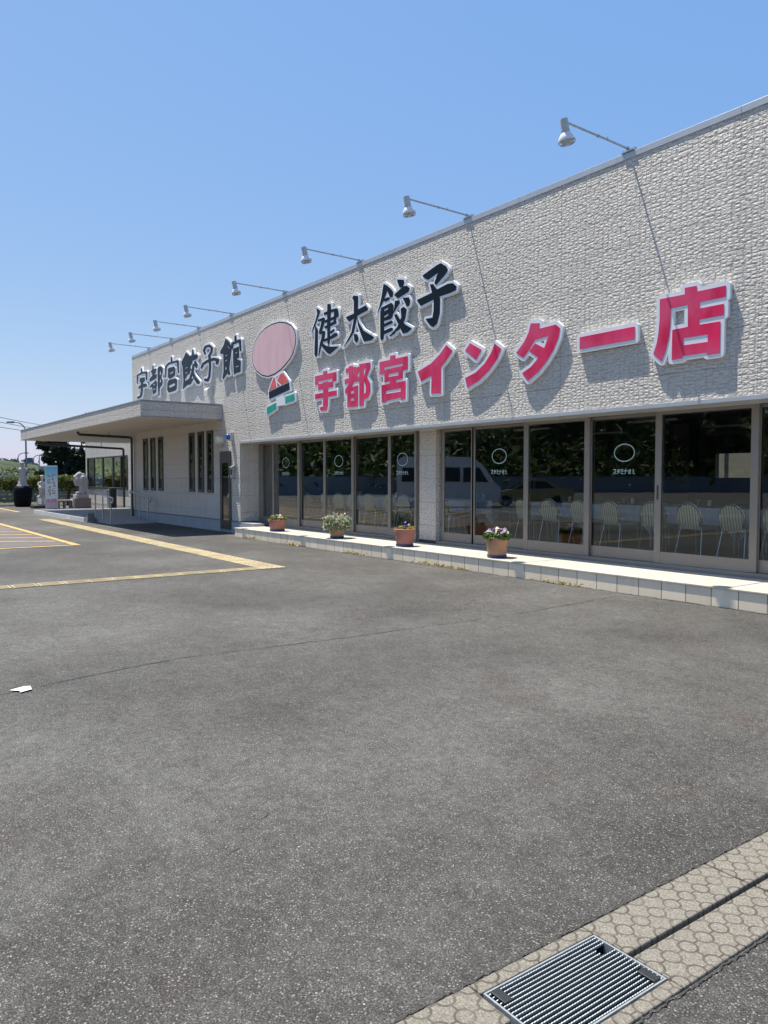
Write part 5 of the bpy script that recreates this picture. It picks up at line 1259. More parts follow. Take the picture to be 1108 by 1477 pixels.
def table(x, w, lb, lb2, corner=False):
    x *= 10.9 / 11.9; w *= 0.93
    t = thing('dining_table', lb, 'table', (x, 2.95, 0.30), 0, 'dining tables in the window row')
    m_ = MB(); m_.cbox(x - w / 2, x + w / 2, 2.6, 3.3, 0.98, 1.015, 0.005); m_.build('tabletop', M_BARK, t)
    for sx in (-1, 1):
        for y in (2.68, 3.22):
            m_ = MB(); m_.tube([(x + sx * (w / 2 - 0.07), y, 0.30), (x + sx * (w / 2 - 0.07), y, 0.98)], 0.017, 6); m_.build('leg', M_STEEL, t)
    rg = random.Random(int(-x * 10)); m_ = MB()
    x0, x1, y0, y1 = x - w / 2 - 0.015, x + w / 2 + 0.015, 2.585, 3.315
    n = 40
    per = []
    for k in range(n): per.append((x0 + (x1 - x0) * k / n, y0, 0, -1))
    for k in range(16): per.append((x1, y0 + (y1 - y0) * k / 16, 1, 0))
    for k in range(n): per.append((x1 - (x1 - x0) * k / n, y1, 0, 1))
    for k in range(16): per.append((x0, y1 - (y1 - y0) * k / 16, -1, 0))
    N = len(per); vs = []
    for r_, (dz, f_) in enumerate(((1.022, 0), (1.016, 0.3), (0.87, 0.8), (0.74, 1.0))):
        for k, (a, b_, nx, ny) in enumerate(per):
            wv = 0.014 * f_ * (math.sin(k * 0.9) + 0.6 * math.sin(k * 2.3 + 1)) + 0.008 * (r_ > 0)
            zz = dz
            if r_ >= 2:
                cd = min(math.hypot(a - px_, b_ - py_) for px_ in (x0, x1) for py_ in (y0, y1))
                zz -= max(0, 0.22 - cd) * (0.5 if r_ == 2 else 1.0)
            vs.append((a + nx * wv, b_ + ny * wv, zz))
    fs = [tuple(range(N))]
    for r_ in range(3):
        for k in range(N): fs.append((r_ * N + k, r_ * N + (k + 1) % N, (r_ + 1) * N + (k + 1) % N, (r_ + 1) * N + k))
    m_.add(vs, fs)
    o_ = m_.build('tablecloth', M_CLOTH, None); tag(o_, lb2, 'tablecloth', 'white tablecloths in the window row')
TB = [(-6.25, 1.55), (-7.95, 1.6), (-9.6, 1.55), (-11.2, 1.5), (-13.9, 1.5), (-15.8, 1.6), (-17.5, 1.6), (-19.3, 1.6)]
for i, (x, w_) in enumerate(TB):
    table(x, w_, 'dining table under a white cloth behind the chairs, %s from the right' % ORD[i], 'white cloth draped over a dining table, %s from the right' % ORD[i])
    # a tray of small condiment jars on each table
    t = thing('condiment_tray', 'small tray of white jars on the dining table, %s from the right' % ORD[i], 'condiment tray', (x * 10.9 / 11.9, 2.9, 1.024), 0, 'condiment trays on the dining tables')
    x *= 10.9 / 11.9
    m_ = MB(); m_.cbox(x - 0.17, x + 0.17, 2.84, 3.0, 1.0235, 1.04, 0.004); m_.build('tray', M_IRON, t)
    for k in range(3):
        m_ = MB(); m_.lathe([(0.032, 0), (0.036, 0.02), (0.034, 0.09), (0.02, 0.105), (0.0, 0.108)], 10, (x - 0.1 + k * 0.1, 2.92, 1.041)); m_.build('jar', (M_CREAM, M_IRON, M_LAMPWHITE)[k], t)

# ------------------------------------------------------------------ drain with ring-patterned covers and a grating
def half_blocks(y0, y1, lb):
    t = thing('drain_cover', lb, 'drain cover', (-1.45, (y0 + y1) / 2, 0), 0, 'concrete drain covers in a row')
    for x0, x1 in ((-1.638, -1.460), (-1.440, -1.262)):
        m_ = MB(); m_.cbox(x0, x1, y0 + 0.003, y1 - 0.003, -0.12, 0.008, 0.006); m_.build('cover_half', M_BLOCK, t)
half_blocks(-5.49, -4.79, 'ring-patterned concrete drain cover at the right edge of the photo, farthest from the grating')
half_blocks(-6.19, -5.492, 'ring-patterned concrete drain cover with dark slot, second beyond the grating')
half_blocks(-6.912, -6.192, 'ring-patterned concrete drain cover touching the far edge of the steel grating')
half_blocks(-8.15, -7.415, 'ring-patterned concrete drain cover at the bottom edge, nearest the photographer')
t = thing('grating_surround', 'concrete drain surround with faint rings holding the steel grating', 'drain cover', (-1.45, -7.17, 0))
for xa, xb in ((-1.638, -1.590), (-1.310, -1.262)):
    m_ = MB(); m_.cbox(xa, xb, -7.413, -6.914, -0.12, 0.008, 0.005); m_.build('concrete_edge', M_BLOCK, t)
t = thing('drain_grating', 'galvanised steel grating of narrow serrated bars set in the drain', 'grating', (-1.45, -7.17, 0))
GX0, GX1, GY0, GY1 = -1.584, -1.314, -7.409, -6.918
M_GAL = simple('bright_galvanised', (0.34, 0.37, 0.375), 0.45, 0.35, 0.15, 60)
m_ = MB(); m_.box(GX0, GX1, GY0, GY0 + 0.006, -0.03, 0.009); m_.box(GX0, GX1, GY1 - 0.006, GY1, -0.03, 0.009); m_.box(GX0, GX0 + 0.005, GY0 + 0.006, GY1 - 0.006, -0.03, 0.009); m_.box(GX1 - 0.005, GX1, GY0 + 0.006, GY1 - 0.006, -0.03, 0.009)
m_.build('frame', M_GAL, t)
nb = 17
M_WEB = simple('shaded_bar_web', (0.010, 0.017, 0.019), 0.8, 0, 0.3, 40, spec=0.08)  # shade between the bars put into the colour of webs and rods
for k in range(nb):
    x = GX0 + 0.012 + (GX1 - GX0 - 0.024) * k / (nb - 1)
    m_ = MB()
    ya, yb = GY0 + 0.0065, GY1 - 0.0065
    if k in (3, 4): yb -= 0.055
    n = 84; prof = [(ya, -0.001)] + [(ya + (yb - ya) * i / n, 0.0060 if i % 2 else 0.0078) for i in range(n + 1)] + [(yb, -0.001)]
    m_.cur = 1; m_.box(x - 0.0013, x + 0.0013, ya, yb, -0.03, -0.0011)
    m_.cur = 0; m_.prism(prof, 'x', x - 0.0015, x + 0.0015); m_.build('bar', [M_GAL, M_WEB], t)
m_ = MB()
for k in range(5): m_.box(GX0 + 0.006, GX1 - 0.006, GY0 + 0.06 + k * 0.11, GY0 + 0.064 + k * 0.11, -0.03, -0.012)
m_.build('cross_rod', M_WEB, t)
for (xa, ya) in ((-1.575, -7.39), (-1.385, -6.955)):
    m_ = MB(); m_.cbox(xa, xa + 0.062, ya, ya + 0.032, 0.0085, 0.013, 0.002) if ya < -7 else m_.cbox(xa, xa + 0.062, ya - 0.01, ya + 0.022, 0.0085, 0.013, 0.002)
    m_.build('clamp', M_IRON, t)
# scrap of paper
m_ = MB()
import itertools
pp = [(-5.87, -7.93), (-5.915, -7.83), (-5.90, -7.79), (-5.80, -7.80), (-5.765, -7.885), (-5.80, -7.875)]
n = len(pp); rg = random.Random(5)
cxy = (sum(p[0] for p in pp) / n, sum(p[1] for p in pp) / n)
vs = [(p[0], p[1], 0.005 + rg.uniform(0, 0.007)) for p in pp] + [(cxy[0], cxy[1], 0.009)]
vs += [(v[0], v[1], v[2] + 0.0015) for v in vs]
fs = [(i, n, (i + 1) % n) for i in range(n)] + [(n + 1 + i, n + 1 + (i + 1) % n, 2 * n + 1) for i in range(n)] + [(i, (i + 1) % n, n + 1 + (i + 1) % n, n + 1 + i) for i in range(n)]
m_.add(vs, fs); tag(m_.build('paper_scrap', M_PAPER), 'torn scrap of white paper lying on the asphalt', 'paper')

# ------------------------------------------------------------------ statues, jar and advertising stand beyond the porch
def sculpt(mb, name, mat, parent, vox=0.03, smooth_it=4):
    """fuse overlapping masses into one carved surface"""
    o = mb.build(name, mat, parent)
    rm = o.modifiers.new('fuse', 'REMESH'); rm.mode = 'VOXEL'; rm.voxel_size = vox
    sm = o.modifiers.new('soften', 'SMOOTH'); sm.iterations = smooth_it; sm.factor = 0.5
    bpy.context.view_layer.update()
    dg = bpy.context.evaluated_depsgraph_get()
    me = bpy.data.meshes.new_from_object(o.evaluated_get(dg), depsgraph=dg)
    me.name = name
    o.modifiers.clear(); o.data = me
    for p in me.polygons: p.use_smooth = True
    return o
# wrapped-dumpling statue
t = thing('stone_statue', 'bulbous folded stone statue on a brown granite block beside the porch', 'statue', (-40.5, 1.26, 0))
m_ = MB(); m_.cbox(-40.95, -40.1, 0.86, 1.66, 0, 0.5, 0.015); m_.build('pedestal', M_GRANITEBR, t)
m_ = MB(); m_.box(-40.9, -40.4, 0.855, 0.859, 0.06, 0.44); m_.build('plaque', M_PAPER, t)
m_ = MB(); m_.cbox(-40.85, -40.2, 0.96, 1.58, 0.501, 0.68, 0.02); m_.build('plinth_block', M_GRANITE, t)
m_ = MB()
m_.ball((-40.5, 1.27, 1.36), (0.22, 0.20, 0.30)); m_.ball((-40.5, 1.07, 1.37), (0.19, 0.15, 0.26)); m_.ball((-40.45, 1.50, 1.28), (0.19, 0.13, 0.29)); m_.ball((-40.42, 1.36, 1.50), (0.14, 0.16, 0.17))
m_.tube([(-40.5, 1.32, 0.66), (-40.5, 1.34, 0.85), (-40.5, 1.36, 1.1), (-40.5, 1.34, 1.3)], [0.20, 0.16, 0.17, 0.20], 14)
m_.tube([(-40.52, 1.0, 1.5), (-40.5, 1.18, 1.70), (-40.5, 1.25, 1.83)], [0.14, 0.12, 0.04], 10)
m_.tube([(-40.5, 1.22, 1.74), (-40.46, 1.40, 1.64), (-40.44, 1.52, 1.58)], [0.09, 0.07, 0.05], 10)
m_.tube([(-40.42, 1.38, 1.75), (-40.36, 1.5, 1.5), (-40.36, 1.54, 1.1), (-40.36, 1.46, 0.8)], [0.05, 0.07, 0.06, 0.05], 8)
m_.tube([(-40.6, 1.06, 0.68), (-40.62, 1.08, 0.78), (-40.6, 1.16, 0.80)], [0.06, 0.05, 0.05], 8); m_.ball((-40.35, 1.14, 0.74), 0.07); m_.ball((-40.75, 1.2, 0.73), 0.06)
sculpt(m_, 'figure', M_GRANITE, t, 0.022, 2)
def figure(o, s, arm):
    """a robed standing or seated stone figure, about s high"""
    x, y, z = o; k = s / 1.0
    m_ = MB()
    P = lambda a, b_, c: (x + a * k, y + b_ * k, z + c * k)
    m_.lathe([(0.20 * k, 0), (0.21 * k, 0.04 * k), (0.17 * k, 0.07 * k)], 16, o)
    if arm == 'stand':
        m_.tube([P(0, 0, 0.05), P(0, 0, 0.25), P(0, 0.01, 0.5), P(0, 0, 0.68), P(0, 0, 0.76)], [0.18 * k, 0.15 * k, 0.135 * k, 0.165 * k, 0.09 * k], 14)
        m_.tube([P(0, -0.13, 0.72), P(-0.04, -0.17, 0.6), P(0.08, -0.06, 0.56)], [0.045 * k, 0.045 * k, 0.04 * k], 8)
        m_.tube([P(0, 0.13, 0.72), P(0.03, 0.2, 0.62), P(0.1, 0.07, 0.58)], [0.045 * k, 0.045 * k, 0.04 * k], 8)
        m_.tube([P(0, 0, 0.74), P(0, 0, 0.82)], 0.05 * k, 8); m_.ball(P(0.01, -0.01, 0.89), (0.09 * k, 0.09 * k, 0.10 * k))
        m_.ball(P(0, 0, 0.96), (0.115 * k, 0.12 * k, 0.055 * k)); m_.ball(P(0.085, -0.01, 0.88), 0.016 * k)
        m_.ball(P(0.02, 0.17, 0.66), (0.05 * k, 0.07 * k, 0.09 * k))
    else:
        m_.tube([P(0, 0.02, 0.05), P(0, 0.02, 0.3), P(0, 0.02, 0.42)], [0.13 * k, 0.14 * k, 0.16 * k], 14)
        m_.tube([P(-0.02, 0.02, 0.38), P(0, 0.02, 0.55), P(0, 0.02, 0.7)], [0.14 * k, 0.11 * k, 0.12 * k], 12)
        for sy in (-0.08, 0.11):
            m_.tube([P(0, sy, 0.40), P(0.2, sy * 1.2, 0.42), P(0.21, sy * 1.2, 0.22), P(0.19, sy * 1.4, 0.02)], [0.08 * k, 0.07 * k, 0.055 * k, 0.045 * k], 10)
        m_.tube([P(0, -0.13, 0.68), P(0.06, -0.16, 0.54), P(0.16, -0.08, 0.48)], [0.045 * k, 0.04 * k, 0.035 * k], 8)
        m_.tube([P(0, 0.16, 0.68), P(0.07, 0.16, 0.58), P(0.1, 0.06, 0.66), P(0.06, 0.03, 0.78)], [0.045 * k, 0.04 * k, 0.035 * k, 0.03 * k], 8)
        m_.tube([P(0, 0.02, 0.7), P(0.01, 0.02, 0.8)], 0.05 * k, 8); m_.ball(P(0.02, 0.02, 0.88), (0.08 * k, 0.075 * k, 0.095 * k)); m_.ball(P(0, 0.02, 0.95), (0.09 * k, 0.09 * k, 0.05 * k)); m_.ball(P(0.1, 0.02, 0.87), 0.016 * k)
    return m_
t = thing('stone_jar', 'tall black stone jar standing on the kerb bed, carrying a statue', 'jar', (-44, -0.8, 0))
m_ = MB(); m_.lathe([(0.34, 0), (0.40, 0.08), (0.44, 0.4), (0.46, 0.75), (0.445, 0.98), (0.38, 1.08), (0.34, 1.10), (0.0, 1.095)], 26, (-44, -0.8, 0), wob=lambda a, z: 1 + 0.03 * math.sin(3 * a + z * 4)); m_.build('jar', M_JAR, t, smooth=True)
t = thing('stone_statue', 'slender robed stone figure standing on the black jar', 'statue', (-44, -0.8, 1.1))
m_ = MB(); m_.lathe([(0.30, 1.101), (0.30, 1.14), (0.25, 1.16), (0.24, 1.21)], 20, (-44, -0.8, 0)); m_.build('base', M_GRANITE, t)
sculpt(figure((-44, -0.8, 1.2), 1.16, 'stand'), 'figure', M_GRANITE, t, 0.028)
t = thing('stone_statue', 'pale seated stone figure on a low plinth, half behind the advertising stand', 'statue', (-41.5, -0.4, 0))
m_ = MB(); m_.cbox(-42.0, -41.05, -0.85, 0.1, 0, 0.14, 0.02); m_.build('slab', M_IRON, t)
m_ = MB(); m_.lathe([(0.24, 0.141), (0.24, 0.52), (0.26, 0.56), (0.0, 0.565)], 20, (-41.5, -0.38, 0)); m_.build('pedestal', M_GRANITE, t)
m_ = MB(); m_.box(-41.30, -41.27, -0.60, -0.3, 0.2, 0.5); m_.build('plaque', M_PAPER, t)
sculpt(figure((-41.5, -0.38, 0.55), 1.12, 'sit'), 'figure', M_GRANITE, t, 0.026)
t = thing('advertising_stand', 'tall narrow advertising panel, sky blue at the top and pink at the foot', 'advert stand', (-40.5, -0.13, 0), R(-14))
m_ = MB(); m_.cbox(-40.56, -40.44, -0.42, 0.16, 0.0, 2.12, 0.01); m_.build('panel', M_LAMPWHITE, t)
tm = NT('printed_panel')
sp = tm.n('SeparateXYZ'); tm.link(tm.n('TexCoord').outputs['Object'], sp.inputs[0])
nz = tm.math('ADD', tm.math('DIVIDE', sp.outputs[2], 2.12), tm.math('MULTIPLY', tm.math('SUBTRACT', tm.noise(tm.coord(), 6, 3), 0.5), 0.12))
tm.base(tm.ramp(nz, [(0.0, (0.80, 0.62, 0.62)), (0.2, (0.78, 0.40, 0.46)), (0.25, (0.74, 0.78, 0.78)), (0.6, (0.70, 0.82, 0.82)), (0.8, (0.32, 0.62, 0.72)), (1.0, (0.16, 0.46, 0.62))]))
tm.b.inputs['Roughness'].default_value = 0.4
m_ = MB(); m_.box(-40.438, -40.434, -0.40, 0.14, 0.03, 2.09); m_.build('print', tm.m, t)
rg = random.Random(11)
m_ = MB()
for col_y, ht, z_top, nn in ((-0.24, 0.15, 1.62, 6), (-0.02, 0.17, 1.66, 6)):
    for k in range(nn):
        z = z_top - k * 0.18
        for q in range(4):
            y = col_y + rg.uniform(-0.06, 0.06); zz = z + rg.uniform(-0.06, 0.06)
            m_.cur = rg.choice([0, 0, 1]) if col_y < -0.1 else 2
            if rg.random() < 0.5: m_.box(-40.4338, -40.432 + 0.0003 * q, y - 0.06, y + 0.06, zz - 0.011, zz + 0.011)
            else: m_.box(-40.4338, -40.4322 + 0.0003 * q, y - 0.013, y + 0.013, zz - 0.06, zz + 0.06)
for q, (y0, y1, z0, z1) in enumerate(((-0.3, -0.27, 0.32, 0.46), (-0.17, -0.14, 0.3, 0.46), (-0.12, 0.03, 0.43, 0.46), (-0.05, -0.02, 0.3, 0.43), (0.04, 0.07, 0.3, 0.46))):
    m_.cur = 2; m_.box(-40.4338, -40.432, y0, y1, z0, z1)
for ci, (nm, mt) in enumerate((('brown_lettering', simple('print_brown', (0.22, 0.11, 0.05), 0.5)), ('orange_lettering', simple('print_orange', (0.6, 0.32, 0.10), 0.5)), ('red_lettering_pattern', simple('print_red', (0.6, 0.10, 0.10), 0.5)))):
    q_ = MB(); q_.v = m_.v; q_.f = [f_ for f_, c_ in zip(m_.f, m_.mi) if c_ == ci]; q_.mi = [0] * len(q_.f)
    used = sorted({i for f_ in q_.f for i in f_}); rm_ = {o_: n_ for n_, o_ in enumerate(used)}
    q_.v = [m_.v[i] for i in used]; q_.f = [tuple(rm_[i] for i in f_) for f_ in q_.f]; q_.build(nm, mt, t)
t = thing('bench', 'low stone bench between the advertising stand and the folded statue', 'bench', (-40.7, 0.5, 0))
m_ = MB(); m_.cbox(-40.9, -40.5, 0.16, 0.86, 0.36, 0.42, 0.01); m_.build('seat', M_GRANITE, t)
for y in (0.22, 0.5, 0.78):
    m_ = MB(); m_.cbox(-40.85, -40.55, y - 0.04, y + 0.04, 0, 0.36, 0.01); m_.build('leg', M_GRANITEBR, t)

# ------------------------------------------------------------------ clipped shrubs before the fence
def shrub(x, y, rx, h, lb, sd):
    t = thing('clipped_shrub', lb, 'shrub', (x, y, 0), 0, 'clipped shrubs before the concrete fence')
    rg = random.Random(sd)
    m_ = MB()
    for k in range(3):
        a = rg.uniform(0, 6.28); m_.tube([(x, y, 0), (x + 0.10 * math.cos(a), y + 0.10 * math.sin(a), h * 0.3), (x + 0.32 * math.cos(a), y + 0.32 * math.sin(a), h * 0.72)], [0.06, 0.045, 0.02], 6)
    m_.build('trunk', M_BARK, t)
    pts = []
    for _ in range(2600):
        a = rg.uniform(0, 6.28); q = math.sqrt(rg.random()); zz = rg.random()
        top = h * (1 - 0.10 * q * q + 0.04 * math.sin(3 * a + sd)); bot = h * (0.42 + 0.16 * q + 0.07 * math.sin(2 * a + sd))
        # denser towards the outer skin
        zz = zz ** 0.6
        pts.append((x + rx * q * math.cos(a), y + rx * q * math.sin(a), bot + (top - bot) * zz))
    m_ = MB(); m_.leaves(pts, 0.085, rg, 0.8); m_.build('crown', M_LEAFHEDGE, t, fix=False)
shrub(-46.6, -1.9, 0.95, 1.62, 'clipped flat-topped shrub left of the black jar at the photo edge', 1)
shrub(-46.8, -0.55, 0.75, 1.6, 'clipped flat-topped shrub directly behind the black jar', 2)
shrub(-46.3, 0.55, 0.8, 1.66, 'clipped flat-topped shrub between the black jar and the seated statue', 3)
shrub(-45.4, 1.75, 0.66, 1.68, 'clipped round shrub right of the advertising stand, on two thin stems', 4)

# ------------------------------------------------------------------ perimeter fence and concrete wall
FP = [Vector(p) for p in ((-38, 16), (-44.0, 5.4), (-48.3, 1.5), (-49.6, -4), (-54, -11), (-60, -20), (-59, -45), (-46, -68), (-10, -80), (45, -86))]
def along(pts, step):
    out = []
    for a, c in zip(pts[:-1], pts[1:]):
        n = max(1, int(round((c - a).length / step)))
        for i in range(n): out.append((a.lerp(c, i / n), a.lerp(c, (i + 1) / n)))
    return out
def obox(mb, a, c, th, z0, z1, off=0.0):
    d = (c - a).normalized(); n = Vector((-d.y, d.x))
    q = [a + n * (off - th / 2), c + n * (off - th / 2), c + n * (off + th / 2), a + n * (off + th / 2)]
    mb.add([(p.x, p.y, z0) for p in q] + [(p.x, p.y, z1) for p in q], [(3, 2, 1, 0), (4, 5, 6, 7), (0, 1, 5, 4), (1, 2, 6, 5), (2, 3, 7, 6), (3, 0, 4, 7)])
t = thing('louvre_fence', 'grey precast concrete board fence with pale top rail behind the shrubs', 'fence', (-48, 1.5, 0))
M_PRECAST = simple('weathered_precast', (0.20, 0.20, 0.195), 0.9, 0, 0.25, 3, dirt=0.4)
m_ = MB()
for a, c in along(FP[:6], 2.0):
    for k in range(6): obox(m_, a, c, 0.04, 0.12 + k * 0.235, 0.12 + k * 0.235 + 0.185)
m_.build('board', M_PRECAST, t)
m_ = MB()
for a, c in along(FP[:6], 2.0): obox(m_, a, c, 0.16, 1.56, 1.68)
m_.build('top_rail', simple('pale_precast', (0.50, 0.51, 0.50), 0.85, 0, 0.1, 3), t)
for a, c in along(FP[:6], 2.0):
    m_ = MB(); d = (c - a).normalized(); obox(m_, a - d * 0.06, a + d * 0.06, 0.14, 0, 1.559, 0.0); m_.build('post', M_PRECAST, t)
t = thing('perimeter_wall', 'long blue-grey concrete wall across the car park, seen reflected in the glass', 'wall', (-50, -60, 0))
m_ = MB()
for a, c in along(FP[5:], 6.0):
    d = (c - a).normalized(); obox(m_, a + d * 0.004, c - d * 0.004, 0.18, 0, 1.68)
m_.build('wall', simple('blue_grey_concrete', (0.20, 0.24, 0.28), 0.85, 0, 0.15, 0.6, dirt=0.4), t)

# ------------------------------------------------------------------ grassed motorway embankment (terrain)
crest_h = [1.7, 1.7, 1.8, 2.1, 2.5, 7.0, 9.5, 9.5, 9.0, 8.5]
crest_o = [38, 34, 30, 27, 21, 16, 13, 13, 13, 13]
rows = []
rg = random.Random(21)
for i, p in enumerate(FP):
    pass
def outward(i):
    d = (FP[min(i + 1, len(FP) - 1)] - FP[max(i - 1, 0)]).normalized()
    return Vector((d.y, -d.x))
SEG = 14; CRS = 26
grid = []
for i in range(len(FP) - 1):
    for s_ in range(SEG):
        f_ = s_ / SEG
        base = FP[i].lerp(FP[i + 1], f_); n = outward(i).lerp(outward(i + 1), f_).normalized()
        hh = crest_h[i] * (1 - f_) + crest_h[i + 1] * f_; oo = crest_o[i] * (1 - f_) + crest_o[i + 1] * f_
        row = []
        for k in range(CRS):
            if k <= 18:
                u = k / 18.0; off = 0.5 + u * oo; z = hh * (u ** 1.15) + (rg.gauss(0, 0.09) if 0 < k < 18 else 0)
            else:
                off = 0.5 + oo + (k - 18) * 5.0; z = hh if k < 23 else hh - (k - 22) * 1.5
            q = base + n * off
            row.append((q.x, q.y, max(z, 0.02) if k else -0.1))
        grid.append(row)
m_ = MB(); vs = [p for r_ in grid for p in r_]; fs = []
for i in range(len(grid) - 1):
    for k in range(CRS - 1): fs.append((i * CRS + k, i * CRS + k + 1, (i + 1) * CRS + k + 1, (i + 1) * CRS + k))
m_.add(vs, fs); em = struct(m_.build('embankment', M_GRASS, smooth=True))
# weeds and scrub on the slope (nobody could count them)
pts = []; ptsn = []
for _ in range(11000):
    i = int(rg.triangular(0, len(grid) - 1, SEG * 2.5)); k = rg.randrange(1, 18)
    a = Vector(grid[i][k]); c = Vector(grid[min(i + 1, len(grid) - 1)][min(k + 1, CRS - 1)])
    q = a.lerp(c, rg.random()); ptsn.append((q.x + rg.gauss(0, 0.4), q.y + rg.gauss(0, 0.4), q.z + rg.uniform(0, 0.14)))
for i in range(SEG * 5, len(grid) - 1):              # scrub along the slope behind the car park
    for _ in range(230):
        k = rg.randrange(2, 18); a = Vector(grid[i][k]); c = Vector(grid[i + 1][k + 1]); q = a.lerp(c, rg.random())
        pts.append((q.x + rg.gauss(0, 1.5), q.y + rg.gauss(0, 1.5), q.z + abs(rg.gauss(0.2, 0.45))))
m_ = MB(); m_.leaves(ptsn, 0.17, rg, 0.6); struct(m_.build('slope_weeds', M_WEED, fix=False), 'stuff')
m_ = MB(); m_.leaves(pts, 0.62, rg, 0.4); struct(m_.build('slope_scrub', M_SCRUB, fix=False), 'stuff')

# crest fence along the motorway (left distance)
t = thing('crest_fence', 'pale noise fence along the top of the grassed embankment', 'fence', (-80, 4, 3))
m_ = MB()
cr = [Vector((grid[i][18][0], grid[i][18][1])) for i in range(0, SEG * 3 + 4, 3)]
zz = [grid[i][18][2] for i in range(0, SEG * 3 + 4, 3)]
for (a, c), z in zip(zip(cr[:-1], cr[1:]), zz): obox(m_, a, c, 0.08, z + 0.05, z + 0.45)
m_.build('panel', simple('pale_grey_fence_panel', (0.34, 0.37, 0.36), 0.7), t)
for p_, z in zip(cr, zz):
    m_ = MB(); m_.tube([(p_.x, p_.y, z - 0.2), (p_.x, p_.y, z + 0.5)], 0.06, 6); m_.build('post', M_STEEL, t)

# ------------------------------------------------------------------ trees
def tree_parts(t, x, y, h, rx, n, size, mat, sd, low=0.25):
    rg = random.Random(sd)
    m_ = MB()
    m_.tube([(x, y, 0), (x + 0.1, y, h * 0.25), (x + 0.05, y + 0.1, h * 0.55), (x, y, h * 0.85)], [h * 0.035, h * 0.028, h * 0.018, h * 0.006], 8)
    cl = []
    for k in range(26):
        a = rg.uniform(0, 6.28); zz = h * rg.uniform(low, 0.93); rr = rx * math.sqrt(rg.random()) * (0.95 - 0.55 * max(0, (zz / h - 0.55) / 0.45))
        c = (x + rr * math.cos(a), y + rr * math.sin(a), zz); cl.append((c, rg.uniform(0.22, 0.42) * rx))
        if k < 9: m_.tube([(x, y, zz * 0.6), (x + rr * 0.5 * math.cos(a), y + rr * 0.5 * math.sin(a), zz * 0.82), c], [h * 0.012, h * 0.008, h * 0.003], 6)
    m_.build('trunk', M_BARK, t)
    pts = []
    for c, r_ in cl:
        for _ in range(n // len(cl)):
            d = Vector((rg.gauss(0, 1), rg.gauss(0, 1), rg.gauss(0, 0.8))).normalized() * r_ * (rg.random() ** 0.4)
            pts.append((c[0] + d.x, c[1] + d.y, c[2] + d.z * 0.85))
    m_ = MB(); m_.leaves(pts, size, rg, 0.3); m_.build('crown', mat, t, fix=False)
t = thing('dark_tree', 'dense dark broadleaf tree behind the fence, left edge fading to sky under the canopy', 'tree', (-58.0, 4.25, 0), 0, 'trees beyond the fence')
tree_parts(t, -58.0, 4.25, 5.3, 1.6, 9000, 0.25, M_LEAFDARK, 5, 0.2)
t = thing('dark_tree', 'dark broadleaf tree behind the fence, half hidden by the wing wall', 'tree', (-56.5, 6.9, 0), 0, 'trees beyond the fence')
tree_parts(t, -56.5, 6.9, 6.2, 2.6, 10000, 0.25, M_LEAFDARK, 9, 0.14)
t = thing('dark_tree', 'dark broadleaf tree behind the wing, only its left edge showing beside the wing wall', 'tree', (-55.5, 8.7, 0), 0, 'trees beyond the fence')
tree_parts(t, -55.5, 8.7, 6.3, 2.5, 8000, 0.25, M_LEAFDARK, 12, 0.3)
# trees along the top of the embankment behind the car park, seen only mirrored in the glass
t0 = thing('embankment_tree', 'dark tree on the embankment, mirrored in the restaurant glass', 'tree', (0, 0, 0), 0, 'trees on the embankment across the car park')
tree_parts(t0, 0, 0, 8.5, 3.2, 3600, 0.42, M_LEAFDARK, 31, 0.1)
first = True
for i in range(SEG * 6 + 5, len(grid) - 1, 2):
    p_ = Vector(grid[i][rg.choice((7, 11, 14, 17))]); loc = (p_.x + rg.uniform(-2, 2), p_.y + rg.uniform(-2, 2), p_.z - 1.2)
    if first: t0.location = loc; first = False
    else: dup(t0, loc, rg.uniform(0, 6.28), None, tuple([rg.uniform(0.75, 1.25)] * 3))

# ------------------------------------------------------------------ street lamps, wires and the far blue lorry
M_LAMPPOST = simple('grey_lamp_post', (0.16, 0.18, 0.20), 0.5, 0.4, 0.1, 3)
def street_lamp(x, y, z0, h, arm, lb, r=0.07, back=False):
    t = thing('street_lamp', lb, 'street lamp', (x, y, z0), 0, 'street lamps beyond the fence')
    m_ = MB(); d = Vector(arm)
    pts = [(x, y, z0), (x, y, z0 + h * 0.86)] + [(x + d.x * (1 - math.cos(a)) * 0.9, y + d.y * (1 - math.cos(a)) * 0.9, z0 + h * 0.86 + h * 0.13 * math.sin(a)) for a in np.linspace(0.2, math.pi / 2, 7)]
    n = len(pts); m_.tube(pts, [r] + [r * 0.75] * 1 + [r * 0.6] * (n - 2), 8); m_.build('pole', M_LAMPPOST, t)
    e = pts[-1]; m_ = MB(); dn = d.normalized()
    a_ = Vector(e); c_ = a_ + Vector((dn.x, dn.y, 0.0)) * 0.62
    m_.tube([a_, a_.lerp(c_, 0.3), c_], [r * 0.6, r * 1.2, r * 0.9], 8); m_.build('lamp_head', M_LAMPPOST, t)
street_lamp(-65.2, 3.4, 0, 5.95, (-0.4, -0.75, 0), 'tall curved street lamp rising behind the canopy corner', 0.075)
street_lamp(-120.2, 12.7, 0, 5.2, (0.6, 0.8, 0), 'distant street lamp left of the tall curved lamp', 0.10)
street_lamp(-118.9, 14.5, 0, 4.9, (0.5, 0.8, 0), 'distant street lamp with short arm right of the blue road sign', 0.10)
street_lamp(-118.6, 15.2, 0, 5.3, (0.9, 1.4, 0), 'distant street lamp with long curved arm, rightmost by the dark tree', 0.09)
t = thing('road_sign', 'small dark blue road sign far off on the motorway beyond the robed statue', 'road sign', (-141, 18.3, 2.0))
m_ = MB(); m_.cbox(-141.05, -140.97, 17.85, 18.75, 4.15, 5.0, 0.02); m_.build('sign_panel', simple('dull_blue_paint', (0.04, 0.09, 0.16), 0.5), t)
